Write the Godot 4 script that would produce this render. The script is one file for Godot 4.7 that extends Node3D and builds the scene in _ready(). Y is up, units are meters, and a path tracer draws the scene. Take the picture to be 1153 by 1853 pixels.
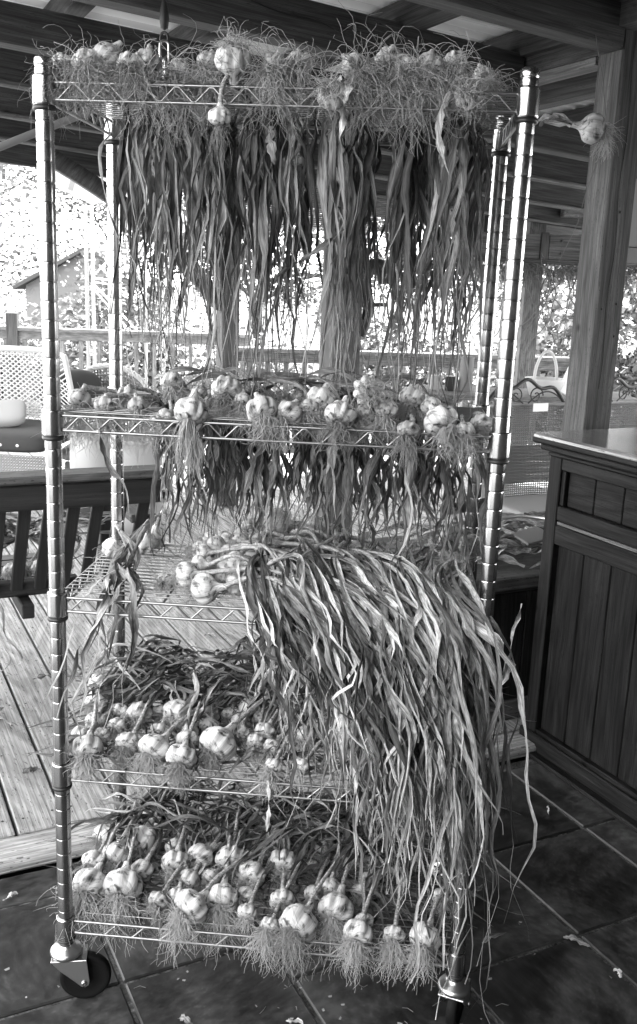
extends Node3D
# A wire rack of drying garlic on a covered patio. Units are metres, y is up. The building stands at 31 degrees to the rack:
# u runs along its beams, v along its deck boards towards the patio.

const TURN := 0.5411
const RACK_W := 0.914
const RACK_D := 0.457
const SHELF_Y := [2.0135, 1.3753, 0.9805, 0.578, 0.1822]
const WORDS := ["first", "second", "third", "fourth", "fifth", "sixth", "seventh", "eighth", "ninth", "tenth", "eleventh", "twelfth", "thirteenth", "fourteenth", "fifteenth", "sixteenth", "seventeenth", "eighteenth", "nineteenth", "twentieth", "twenty-first", "twenty-second", "twenty-third", "twenty-fourth", "twenty-fifth", "twenty-sixth"]

var rng := RandomNumberGenerator.new()
var M := {}
var used := {}

# ---------------------------------------------------------------- mesh helpers
class MB:
	var v := PackedVector3Array()
	var n := PackedVector3Array()
	var t := PackedVector2Array()
	var c := PackedColorArray()
	var ix := PackedInt32Array()
	var colored := false

	func face(p: Array, nrm: Vector3, uvs: Array):   # counter-clockwise as seen from outside
		var b := v.size()
		for k in p.size():
			v.append(p[k]); n.append(nrm); t.append(uvs[k])
			if colored: c.append(Color.WHITE)
		for k in range(1, p.size() - 1):
			ix.append(b); ix.append(b + k + 1); ix.append(b + k)

	func box(at: Vector3, size: Vector3, ch := 0.003, basis := Basis.IDENTITY, off := Vector2.ZERO):
		# a chamfered box; texture u runs along the longest side
		var h := size * 0.5
		ch = minf(ch, minf(h.x, minf(h.y, h.z)) * 0.6)
		var la := 0
		if size.y > size.x and size.y >= size.z: la = 1
		elif size.z > size.x and size.z > size.y: la = 2
		var a1 := (la + 1) % 3
		var a2 := (la + 2) % 3
		var pt := func(sx: float, sy: float, sz: float, axis: int) -> Vector3:
			var s := Vector3(sx, sy, sz)
			var q := Vector3(h.x - ch, h.y - ch, h.z - ch)
			q[axis] = h[axis]
			return s * q
		var put := func(ps: Array, nrm: Vector3):
			var uvs := []
			for p in ps:
				var w := a1
				if absf(nrm[a1]) > absf(nrm[a2]): w = a2
				if absf(nrm[la]) > 0.8: uvs.append(off + Vector2(p[a1], p[a2]))
				else: uvs.append(off + Vector2(p[la], p[w] + (0.37 if w == a2 else 0.0)))
			var ctr := Vector3.ZERO
			for p in ps: ctr += p
			var q: Array = ps.duplicate()
			if (q[1] - q[0]).cross(q[2] - q[0]).dot(nrm) < 0.0:
				q.reverse(); uvs.reverse()
			var r := []
			for p in q: r.append(at + basis * p)
			face(r, (basis * nrm).normalized(), uvs)
		for ax in 3:
			var b1 := (ax + 1) % 3
			var b2 := (ax + 2) % 3
			for s in [-1.0, 1.0]:
				var ps := []
				for k in [[-1.0, -1.0], [1.0, -1.0], [1.0, 1.0], [-1.0, 1.0]]:
					var sg := Vector3.ZERO
					sg[ax] = s; sg[b1] = k[0]; sg[b2] = k[1]
					ps.append(pt.call(sg.x, sg.y, sg.z, ax))
				var nn := Vector3.ZERO
				nn[ax] = s
				put.call(ps, nn)
			if ch > 0.0:
				for s1 in [-1.0, 1.0]:
					for s2 in [-1.0, 1.0]:
						var ps2 := []
						var lo := Vector3.ZERO
						lo[b1] = s1; lo[b2] = s2
						var hi := lo
						lo[ax] = -1.0; hi[ax] = 1.0
						ps2.append(pt.call(lo.x, lo.y, lo.z, b1)); ps2.append(pt.call(hi.x, hi.y, hi.z, b1))
						ps2.append(pt.call(hi.x, hi.y, hi.z, b2)); ps2.append(pt.call(lo.x, lo.y, lo.z, b2))
						var n2 := Vector3.ZERO
						n2[b1] = s1; n2[b2] = s2
						put.call(ps2, n2.normalized())
		if ch > 0.0:
			for sx in [-1.0, 1.0]:
				for sy in [-1.0, 1.0]:
					for sz in [-1.0, 1.0]:
						put.call([pt.call(sx, sy, sz, 0), pt.call(sx, sy, sz, 1), pt.call(sx, sy, sz, 2)], Vector3(sx, sy, sz).normalized())

	func grid(rows: Array, closed := false, us := 1.0, vs := 1.0, cols: Array = []):
		# rows of points; the normal is (along the row) x (to the next row)
		var nr := rows.size()
		var m: int = rows[0].size()
		var b := v.size()
		for i in nr:
			var r: PackedVector3Array = rows[i]
			var up: PackedVector3Array = rows[mini(i + 1, nr - 1)]
			var dn: PackedVector3Array = rows[maxi(i - 1, 0)]
			for j in m:
				var jp := j + 1
				var jm := j - 1
				if closed:
					# the last column repeats the first
					if jp >= m: jp = 1
					if jm < 0: jm = m - 2
				else:
					jp = mini(jp, m - 1); jm = maxi(jm, 0)
				var nn := (r[jp] - r[jm]).cross(up[j] - dn[j])
				if nn.length_squared() < 1e-18:
					nn = (up[jp] - up[jm]).cross(up[j] - dn[j]) + (dn[jp] - dn[jm]).cross(up[j] - dn[j])
					if nn.length_squared() < 1e-18: nn = Vector3.UP if i > 0 else Vector3.DOWN
				v.append(r[j]); n.append(nn.normalized())
				t.append(Vector2(us * j / (m - 1), vs * i / (nr - 1)))
				if colored: c.append(cols[i] if cols.size() else Color.WHITE)
		for i in nr - 1:
			for j in m - 1:
				var a := b + i * m + j
				ix.append(a); ix.append(a + m + 1); ix.append(a + 1)
				ix.append(a); ix.append(a + m); ix.append(a + m + 1)

	func tube(p: PackedVector3Array, r0: float, r1: float, sides := 8, caps := true, vs := 1.0):
		var rows := []
		var e1 := Vector3.ZERO
		var np := p.size()
		for i in np:
			var tg := (p[mini(i + 1, np - 1)] - p[maxi(i - 1, 0)]).normalized()
			if i == 0:
				e1 = tg.cross(Vector3(0.31, 0.92, 0.23) if absf(tg.y) < 0.9 else Vector3(1, 0, 0)).normalized()
			else:
				e1 = (e1 - tg * e1.dot(tg)).normalized()
			var e2 := tg.cross(e1)
			var r := lerpf(r0, r1, float(i) / (np - 1))
			var row := PackedVector3Array()
			for k in sides + 1:
				var a := TAU * (k % sides) / sides
				row.append(p[i] + (e1 * cos(a) + e2 * sin(a)) * r)
			rows.append(row)
		grid(rows, true, 1.0, vs)
		if caps:
			for end in [0, rows.size() - 1]:
				var pol := []
				var uvs := []
				for k in sides:
					pol.append(rows[end][k if end > 0 else sides - 1 - k]); uvs.append(Vector2(0.01 * k, 0))
				face(pol, (p[end] - p[1 if end == 0 else end - 1]).normalized(), uvs)

	func rod(a: Vector3, b: Vector3, r: float, sides := 8):
		tube(PackedVector3Array([a, b]), r, r, sides)

	func lathe(prof: Array, sides := 24, at := Vector3.ZERO, basis := Basis.IDENTITY):
		# prof: [radius, height] pairs going up
		var rows := []
		for q in prof:
			var row := PackedVector3Array()
			for k in sides + 1:
				var a := TAU * (k % sides) / sides
				row.append(at + basis * Vector3(cos(a) * q[0], q[1], -sin(a) * q[0]))
			rows.append(row)
		grid(rows, true)

	func mesh() -> ArrayMesh:
		var a := []
		a.resize(Mesh.ARRAY_MAX)
		a[Mesh.ARRAY_VERTEX] = v
		a[Mesh.ARRAY_NORMAL] = n
		a[Mesh.ARRAY_TEX_UV] = t
		if colored: a[Mesh.ARRAY_COLOR] = c
		a[Mesh.ARRAY_INDEX] = ix
		var am := ArrayMesh.new()
		am.add_surface_from_arrays(Mesh.PRIMITIVE_TRIANGLES, a)
		return am

func numbered(called: String) -> String:
	if not used.has(called):
		used[called] = 0
		return called
	used[called] += 1
	return "%s_%03d" % [called, used[called]]

func B(u: float, y: float, v: float) -> Vector3:
	return Vector3(cos(TURN) * u + sin(TURN) * v, y, -sin(TURN) * u + cos(TURN) * v)

func thing(called: String, label: String, category: String, at := Vector3.ZERO, turn := 0.0, group := "") -> Node3D:
	var o := Node3D.new()
	o.name = numbered(called)
	add_child(o, true)
	o.position = at
	o.rotation.y = turn
	tag(o, label, category, group)
	return o

func tag(o: Node, label: String, category: String, group := "", kind := ""):
	if label: o.set_meta("label", label)
	if category: o.set_meta("category", category)
	if group: o.set_meta("group", group)
	if kind: o.set_meta("kind", kind)

func part(called: String, mesh: Mesh, mat: Material, parent: Node, xf := Transform3D.IDENTITY) -> MeshInstance3D:
	var o := MeshInstance3D.new()
	o.name = called if parent != self else numbered(called)
	o.mesh = mesh
	o.material_override = mat
	o.transform = xf
	parent.add_child(o, true)
	return o

func stuff(o: Node):
	o.set_meta("kind", "stuff")

func plank(called: String, parent: Node, mat: Material, lo: Vector3, hi: Vector3, ch := 0.003) -> MeshInstance3D:
	# a board between two corners of its thing's own axes
	var m := MB.new()
	m.box(Vector3.ZERO, (hi - lo).abs(), ch, Basis.IDENTITY, Vector2(rng.randf() * 3.0, rng.randf() * 3.0))
	return part(called, m.mesh(), mat, parent, Transform3D(Basis.IDENTITY, (lo + hi) * 0.5))

# ---------------------------------------------------------------- textures and materials
func noise(freq: float, seed_: int, octaves := 4) -> FastNoiseLite:
	var f := FastNoiseLite.new()
	f.noise_type = FastNoiseLite.TYPE_SIMPLEX_SMOOTH
	f.frequency = freq
	f.seed = seed_
	f.fractal_octaves = octaves
	return f

func picture(w: int, h: int, value: Callable) -> Image:
	var im := Image.create(w, h, false, Image.FORMAT_RGB8)
	for y in h:
		for x in w:
			var g: float = value.call(float(x) / w, float(y) / h)
			im.set_pixel(x, y, Color(g, g, g))
	return im

func round_noise(f: FastNoiseLite, x: float, y: float, sx: float, sy: float) -> float:
	# repeats after 1 in x and in y
	var a := x * TAU
	var b := y * TAU
	return f.get_noise_3d(cos(a) * sx + sin(b) * sy * 0.7, sin(a) * sx + cos(b) * sy * 0.7, cos(b + 1.0) * sy + sin(a) * sx * 0.2)

func tex(im: Image) -> ImageTexture:
	im.generate_mipmaps()
	return ImageTexture.create_from_image(im)

func bump(im: Image, strength: float) -> ImageTexture:
	var b: Image = im.duplicate()
	b.bump_map_to_normal_map(strength)
	return tex(b)

func mat(g: float, rough: float, t: Texture2D = null, scale := Vector2.ONE, nrm: Texture2D = null, nscale := 1.0) -> StandardMaterial3D:
	var m := StandardMaterial3D.new()
	var s := Color(g, g, g).linear_to_srgb()
	m.albedo_color = s
	m.roughness = rough
	m.cull_mode = BaseMaterial3D.CULL_DISABLED
	if t:
		m.albedo_texture = t
		m.uv1_scale = Vector3(scale.x, scale.y, 1)
	if nrm:
		m.normal_enabled = true
		m.normal_texture = nrm
		m.normal_scale = nscale
	return m

func world_mat(g: float, rough: float, t: Texture2D, scale: float, nrm: Texture2D = null, nscale := 1.0) -> StandardMaterial3D:
	var m := mat(g, rough, t, Vector2.ONE, nrm, nscale)
	m.uv1_triplanar = true
	m.uv1_world_triplanar = true
	m.uv1_scale = Vector3.ONE * scale
	return m

func make_materials():
	# wood: grain runs along u; knots bend it
	var f1 := noise(1.0, 11, 3)
	var f2 := noise(1.0, 12, 2)
	var wood := picture(512, 512, func(x: float, y: float) -> float:
		var bend := round_noise(f1, x, y, 0.35, 0.7) * 0.05
		for k in [[0.22, 0.31], [0.7, 0.72]]:
			var dx: float = (x - k[0]) * 3.2
			var dy: float = (y - k[1]) * 1.0
			bend += 0.05 * exp(-(dx * dx * 8.0 + dy * dy * 190.0)) * signf(dy)
		var line := 0.5 + 0.5 * sin((y + bend) * TAU * 17.0 + round_noise(f2, x, y, 0.3, 3.0) * 2.5)
		var fine := round_noise(f2, x, y, 1.2, 26.0)
		var blotch := round_noise(f1, x, y, 0.5, 1.2)
		var split := round_noise(f1, x + 0.2, y, 0.5, 9.0)
		var g := 0.72 - 0.14 * pow(line, 2.0) + 0.26 * fine + 0.24 * blotch + 0.05 * round_noise(f2, x, y, 9.0, 30.0)
		if absf(split) < 0.012 and blotch > 0.0: g *= 0.45
		for k in [[0.22, 0.31], [0.7, 0.72]]:
			var ex: float = (x - k[0]) * 2.0
			var ey: float = y - k[1]
			g -= 0.5 * exp(-(ex * ex + ey * ey) * 2600.0)
		return clampf(g, 0.08, 1.0))
	var worn := picture(512, 512, func(x: float, y: float) -> float:
		var bend := round_noise(f1, x, y + 0.3, 0.35, 0.9) * 0.018
		var line := 0.5 + 0.5 * sin((y + bend) * TAU * 23.0 + round_noise(f2, x, y, 0.2, 3.0) * 1.2)
		var fine := round_noise(f2, x, y, 1.0, 30.0)
		var blotch := round_noise(f1, x, y, 1.6, 1.6)
		var spot := round_noise(f2, x, y, 9.0, 9.0)
		return clampf(0.78 - 0.10 * line * line + 0.22 * fine + 0.22 * blotch + 0.05 * round_noise(f2, x, y, 9.0, 40.0) - (0.35 if spot > 0.52 else 0.0), 0.1, 1.0))
	M.wood_t = tex(wood); M.wood_n = bump(wood, 2.0)
	M.worn_t = tex(worn); M.worn_n = bump(worn, 2.5)
	var f3 := noise(1.0, 31, 5)
	var slate := picture(512, 512, func(x: float, y: float) -> float:
		var a := round_noise(f3, x, y, 0.9, 0.9)
		var b := round_noise(f3, x + 0.4, y, 5.0, 5.0)
		var s := round_noise(f2, x, y + 0.5, 16.0, 16.0)
		var g := 0.60 + 0.52 * a + 0.34 * b + 0.06 * s
		if s > 0.55: g += 0.10
		return clampf(g, 0.1, 1.0))
	M.slate_t = tex(slate); M.slate_n = bump(slate, 1.2)
	var skin := picture(512, 256, func(x: float, y: float) -> float:
		var streak := round_noise(f2, x, y, 14.0, 0.35)
		var broad := round_noise(f1, x, y, 3.0, 0.5)
		var dirt := round_noise(f3, x, y, 1.2, 1.2)
		var low := exp(-y * 7.0)
		return clampf(0.86 + 0.12 * streak + 0.10 * broad - maxf(0.0, dirt - 0.04) * 0.75 - 0.40 * low - (0.15 if dirt > 0.30 and streak < 0.0 else 0.0), 0.15, 1.0))
	M.skin_t = tex(skin); M.skin_n = bump(skin, 1.5)
	var leaf := picture(128, 512, func(x: float, y: float) -> float:
		var streak := round_noise(f2, x, y, 5.0, 0.4)
		var broad := round_noise(f1, x, y, 0.8, 1.6)
		var stain := round_noise(f3, x, y + 0.2, 0.6, 2.6)
		return clampf(0.74 + 0.30 * streak + 0.30 * broad + 0.34 * stain, 0.12, 1.0))
	M.leaf_t = tex(leaf); M.leaf_n = bump(leaf, 2.0)
	# woods
	M.beam = mat(0.085, 0.75, M.wood_t, Vector2(0.7, 2.4), M.wood_n, 0.5)
	M.beam_pale = mat(0.20, 0.75, M.wood_t, Vector2(0.7, 2.4), M.wood_n, 0.5)
	M.post = mat(0.14, 0.75, M.wood_t, Vector2(0.75, 2.2), M.wood_n, 0.6)
	M.counter = mat(0.032, 0.55, M.wood_t, Vector2(0.8, 2.6), M.wood_n, 0.35)
	M.counter_panel = mat(0.026, 0.6, M.wood_t, Vector2(0.8, 2.0), M.wood_n, 0.35)
	for w in [M.counter, M.counter_panel]: w.metallic_specular = 0.22
	M.counter_top = mat(0.48, 0.10, M.wood_t, Vector2(0.5, 1.4), M.wood_n, 0.12)
	M.counter_top.clearcoat_enabled = true; M.counter_top.clearcoat = 1.0; M.counter_top.clearcoat_roughness = 0.15
	M.swing = mat(0.022, 0.6, M.wood_t, Vector2(0.8, 2.4), M.wood_n, 0.5)
	M.swing_top = mat(0.10, 0.8, M.worn_t, Vector2(0.8, 2.4), M.worn_n, 0.6)
	M.deck = []
	for g in [0.42, 0.47, 0.52, 0.45]:
		M.deck.append(mat(g, 0.8, M.worn_t, Vector2(0.55, 2.3), M.worn_n, 0.7))
	M.rail = mat(0.22, 0.8, M.worn_t, Vector2(0.8, 2.4), M.worn_n, 0.6)
	# stone
	M.tile = []
	for g in [0.062, 0.078, 0.095, 0.070]:
		M.tile.append(world_mat(g, 0.42, M.slate_t, 0.9, M.slate_n, 0.5))
	M.grout = world_mat(0.20, 0.9, M.slate_t, 3.1)
	M.ground = world_mat(0.24, 0.95, M.slate_t, 0.35)
	# metal
	M.chrome = mat(0.42, 0.20); M.chrome.metallic = 1.0
	M.wire = mat(0.30, 0.32); M.wire.metallic = 1.0
	M.zinc = mat(0.55, 0.3); M.zinc.metallic = 1.0
	M.black = mat(0.015, 0.45)
	M.rubber = mat(0.006, 0.6); M.rubber.metallic_specular = 0.25
	M.iron = mat(0.03, 0.5); M.iron.metallic = 0.4
	M.sheet_metal = mat(0.17, 0.55); M.sheet_metal.metallic = 0.3
	M.sheet_clear = mat(0.92, 0.5); M.sheet_clear.backlight = Color(1.0, 1.0, 1.0); M.sheet_clear.vertex_color_use_as_albedo = true
	# garlic
	M.skin = []
	for g in [0.74, 0.66, 0.56, 0.42]:
		var m := mat(g, 0.5, M.skin_t, Vector2(1, 1), M.skin_n, 0.45)
		M.skin.append(m)
	M.root = mat(0.32, 0.85)
	M.root_dark = mat(0.20, 0.85)
	M.leaf = []
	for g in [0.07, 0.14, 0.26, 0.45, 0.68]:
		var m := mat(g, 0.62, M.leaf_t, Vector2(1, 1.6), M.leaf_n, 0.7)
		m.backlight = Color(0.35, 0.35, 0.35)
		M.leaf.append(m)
	M.stem = mat(0.46, 0.6, M.leaf_t, Vector2(1, 0.8), M.leaf_n, 0.6)
	M.stem_dark = mat(0.24, 0.6, M.leaf_t, Vector2(1, 0.8), M.leaf_n, 0.6)
	# furniture and garden
	M.white_wicker = mat(0.50, 0.6)
	M.dark_wicker = mat(0.20, 0.6)
	M.cushion = mat(0.035, 0.9)
	M.pale_cloth = mat(0.28, 0.9)
	M.glaze = mat(0.34, 0.3)
	M.white = mat(0.80, 0.6)
	M.grey = mat(0.16, 0.7)
	M.bamboo = mat(0.30, 0.6, M.worn_t, Vector2(1.0, 4.0))
	M.bamboo.backlight = Color(0.4, 0.4, 0.4)
	M.bark = world_mat(0.16, 0.9, M.slate_t, 2.0, M.slate_n, 1.0)
	M.foliage = []
	for g in [0.07, 0.12, 0.20]:
		var m := mat(g, 0.6)
		m.backlight = Color(0.8, 0.8, 0.8)
		M.foliage.append(m)
	M.awning = mat(0.06, 0.9); M.awning.backlight = Color(0.3, 0.3, 0.3)
	M.straw = mat(0.12, 0.9)
	M.cord = mat(0.10, 0.9)
	M.debris = mat(0.22, 0.8)

# ---------------------------------------------------------------- setting
func make_floor():
	var fl := Node3D.new()
	fl.name = "tile_floor"
	add_child(fl)
	tag(fl, "dark slate tile patio floor with pale grout lines", "", "", "structure")
	fl.rotation.y = TURN
	plank("grout_bed", fl, M.grout, Vector3(-6.0, -0.12, -0.55), Vector3(7.0, -0.006, 7.0), 0.0)
	# columns are shifted against one another as the photograph shows
	var us := [-1.80, -1.415, -1.03, -0.645, -0.255, 0.132, 0.522, 0.91, 1.302, 1.684, 2.07, 2.46, 2.85]
	for i in us.size() - 1:
		var v0: float = 0.004 if us[i] < 0.45 else (0.16 if us[i] < 0.88 else -0.095)
		var k := -3
		while true:
			var lo: float = maxf(v0 + 0.411 * k, -0.548)
			var hi: float = v0 + 0.411 * (k + 1)
			k += 1
			if hi < -0.50: continue
			if lo > 1.9: break
			var m := MB.new()
			var sz := Vector3(us[i + 1] - us[i] - 0.011, 0.03, hi - lo - 0.011)
			m.box(Vector3.ZERO, sz, 0.004)
			part("tile", m.mesh(), M.tile[rng.randi() % 4], fl, Transform3D(Basis.from_euler(Vector3(rng.randf_range(-0.002, 0.002), 0, rng.randf_range(-0.002, 0.002))), Vector3((us[i] + us[i + 1]) * 0.5, -0.014, (lo + hi) * 0.5)))
	# beyond what the photograph shows: the same floor goes on as one slab
	plank("slab", fl, M.tile[1], Vector3(-6.0, -0.03, 2.0), Vector3(7.0, 0.001, 7.0), 0.0)

func make_deck():
	var dk := Node3D.new()
	dk.name = "timber_deck"
	add_child(dk)
	tag(dk, "weathered pale timber deck of wide boards", "", "", "structure")
	dk.rotation.y = TURN
	var edge := MB.new()
	edge.box(Vector3.ZERO, Vector3(5.6, 0.045, 0.135), 0.012, Basis.IDENTITY, Vector2(0.3, 0.8))
	part("edge_board", edge.mesh(), M.deck[2], dk, Transform3D(Basis.IDENTITY, Vector3(-0.9, 0.0195, -0.622)))
	part("edge_board", edge.mesh(), M.deck[1], dk, Transform3D(Basis.IDENTITY, Vector3(4.703, 0.0195, -0.622)))
	var us := [-0.002, 0.149, 0.326, 0.457, 0.63, 0.806, 0.983, 1.16]
	var u := -0.002
	while u > -6.0:
		u -= 0.164
		us.push_front(u)
	u = 1.16
	while u < 7.5:
		u += 0.166
		us.append(u)
	for i in us.size() - 1:
		var a: float = us[i] + 0.005
		var b: float = us[i + 1] - 0.005
		var brk := -2.6 - rng.randf() * 3.2
		for seg in [[-0.697, brk + 0.004], [brk, -9.9]]:
			if seg[0] - seg[1] < 0.4: continue
			var m := MB.new()
			m.box(Vector3.ZERO, Vector3(b - a, 0.038, seg[0] - seg[1]), 0.004, Basis.IDENTITY, Vector2(rng.randf() * 2.0, rng.randf() * 2.0))
			part("deck_board", m.mesh(), M.deck[rng.randi() % 4], dk, Transform3D(Basis.IDENTITY, Vector3((a + b) * 0.5, 0.021 + rng.randf_range(-0.001, 0.001), (seg[0] + seg[1]) * 0.5)))
	# nail heads, two at each joist
	var nm := MB.new()
	for i in us.size() - 1:
		if us[i] < -2.0 or us[i] > 3.0: continue
		for j in 8:
			for e in [0.03, us[i + 1] - us[i] - 0.03]:
				nm.lathe([[0.0, 0.0], [0.0045, 0.0], [0.003, 0.0012], [0.0, 0.0015]], 6, Vector3(us[i] + e, 0.0405, -0.78 - 0.42 * j + rng.randf_range(-0.01, 0.01)))
	stuff(part("nail_heads", nm.mesh(), M.iron, dk))
	plank("joist_bed", dk, M.black, Vector3(-6.2, -0.2, -9.9), Vector3(7.5, -0.03, -0.70), 0.0)

func make_ground():
	var m := MB.new()
	m.box(Vector3(0, -0.75, -60), Vector3(400, 1.0, 400), 0.0)
	var g := part("ground", m.mesh(), M.ground, self)
	tag(g, "pale sunlit garden ground beyond the deck", "", "", "structure")

func slope(u: float) -> float:
	return -0.055 * (u - 0.5)

func tilted_beam(called: String, parent: Node, mt: Material, u0: float, u1: float, v: float, y_low: float, h: float, w: float):
	# runs along u, falling with the roof; v is its face towards the patio, y_low its underside at u = 0.5
	var m := MB.new()
	var ang := atan(-0.055)
	var ln := (u1 - u0) / cos(ang)
	m.box(Vector3.ZERO, Vector3(ln, h, w), 0.006, Basis.IDENTITY, Vector2(rng.randf() * 3.0, rng.randf() * 3.0))
	var uc := (u0 + u1) * 0.5
	return part(called, m.mesh(), mt, parent, Transform3D(Basis(Vector3.BACK, ang), Vector3(uc, y_low + slope(uc) + h * 0.5, v - w * 0.5)))

func corrugated(u0: float, u1: float, v0: float, v1: float, dirty: bool) -> ArrayMesh:
	var m := MB.new()
	m.colored = true
	var rows := []
	var cols := []
	var v := v0
	while v > v1:
		var ph := v / 0.095 * TAU
		var y := 0.008 * sin(ph)
		rows.append(PackedVector3Array([Vector3(u0, 2.815 + slope(u0) + y, v), Vector3(u1, 2.815 + slope(u1) + y, v)]))
		var d := 1.0
		if dirty and sin(ph + 0.6) < -0.90: d = 0.22      # leaf dust lies in the furrows
		elif dirty: d = 0.84 + 0.16 * sin(v * 37.0)
		cols.append(Color(d, d, d))
		v -= 0.0095
	m.grid(rows, false, 1, 1, cols)
	return m.mesh()

func make_roof():
	var rf := thing("porch_roof", "dark timber porch roof with beams, rafters and clear corrugated sheets", "roof", Vector3.ZERO, TURN)
	# beams along u, the nearest first
	tilted_beam("beam", rf, M.beam, -0.7, 2.155, -0.80, 2.625, 0.145, 0.10)
	tilted_beam("beam", rf, M.beam, -0.7, 2.145, -1.35, 2.553, 0.15, 0.10)
	tilted_beam("beam", rf, M.beam, -0.7, 4.6, -2.0, 2.505, 0.145, 0.10)
	for q in [[-2.80, 2.50], [-3.66, 2.495], [-4.50, 2.485]]:
		tilted_beam("beam", rf, M.beam, -0.7, 5.6, q[0], q[1], 0.19, 0.06)
		tilted_beam("lath", rf, M.beam_pale, -0.7, 5.6, q[0] + 0.024, q[1] - 0.001, 0.022, 0.02)
	tilted_beam("eave_board", rf, M.beam, -0.7, 6.4, -5.20, 2.43, 0.20, 0.05)
	# a drying crack along the nearest inner beam
	var ck := MB.new()
	var cp := PackedVector3Array()
	for k in 30:
		var u := 0.86 + 0.031 * k
		cp.append(Vector3(u, 2.66 + slope(u) - 0.0022 * k + 0.006 * sin(k * 0.7), -1.349))
	ck.tube(cp, 0.0022, 0.0034, 5)
	part("crack", ck.mesh(), M.black, rf)
	# cross beams along v over the right-hand post
	plank("cross_beam", rf, M.beam, Vector3(2.158, 2.535, -3.6), Vector3(2.25, 2.70, -0.82))
	plank("cross_beam", rf, M.beam, Vector3(2.34, 2.46, -3.6), Vector3(2.42, 2.60, -0.95))
	plank("cross_lath", rf, M.beam_pale, Vector3(2.156, 2.505, -3.6), Vector3(2.236, 2.533, -0.945), 0.002)
	tilted_beam("beam", rf, M.beam, -0.7, 5.0, 1.2, 2.56, 0.125, 0.10)
	for k in range(-2, 10):
		var u := 0.50 + 0.54 * k
		plank("rafter", rf, M.beam, Vector3(u, 2.69 + slope(u), -5.25), Vector3(u + 0.09, 2.792 + slope(u), 3.6))
	# sheets: clear in the bay over the rack and at the far right, plain metal elsewhere
	var edges := [-0.8, 0.0, 1.0, 2.0, 3.0, 4.0, 5.0, 6.0]
	for i in edges.size() - 1:
		var a: float = edges[i]
		var b: float = edges[i + 1] + 0.03
		part("metal_sheet", corrugated(a, b, 3.7, -0.55, false), M.sheet_metal, rf, Transform3D(Basis.IDENTITY, Vector3(0, 0.002 * (i % 2), 0)))
		part("clear_sheet", corrugated(a, b, -0.48, -3.76, true), M.sheet_clear, rf, Transform3D(Basis.IDENTITY, Vector3(0, -0.006 + 0.002 * (i % 2), 0)))
		if a >= 2.0:
			part("clear_sheet", corrugated(a, b, -3.68, -5.4, true), M.sheet_clear, rf, Transform3D(Basis.IDENTITY, Vector3(0, 0.002 * (i % 2), 0)))
		else:
			part("metal_sheet", corrugated(a, b, -3.68, -5.4, false), M.sheet_metal, rf, Transform3D(Basis.IDENTITY, Vector3(0, 0.002 * (i % 2), 0)))

func make_house():
	# the house at the back of the patio, which the chrome mirrors
	var h := thing("house_wall", "dark boarded house wall closing the covered patio at the viewer's back", "wall", B(-2.6, 0, 3.75), TURN)
	for k in 22:
		plank("wall_board", h, M.beam, Vector3(0.0, 0.14 * k, 0.0), Vector3(8.2, 0.14 * k + 0.136, 0.06), 0.004)

func cracked_post(called: String, label: String, u: float, v: float, w: float, y0: float, y1: float, mt: Material) -> Node3D:
	var p := thing(called, label, "post", B(u, y0, v), TURN)
	var m := MB.new()
	m.box(Vector3(0, (y1 - y0) * 0.5, 0), Vector3(w, y1 - y0, w), 0.006, Basis.IDENTITY, Vector2(0.15, 0.62))
	part("shaft", m.mesh(), mt, p)
	return p

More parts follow.
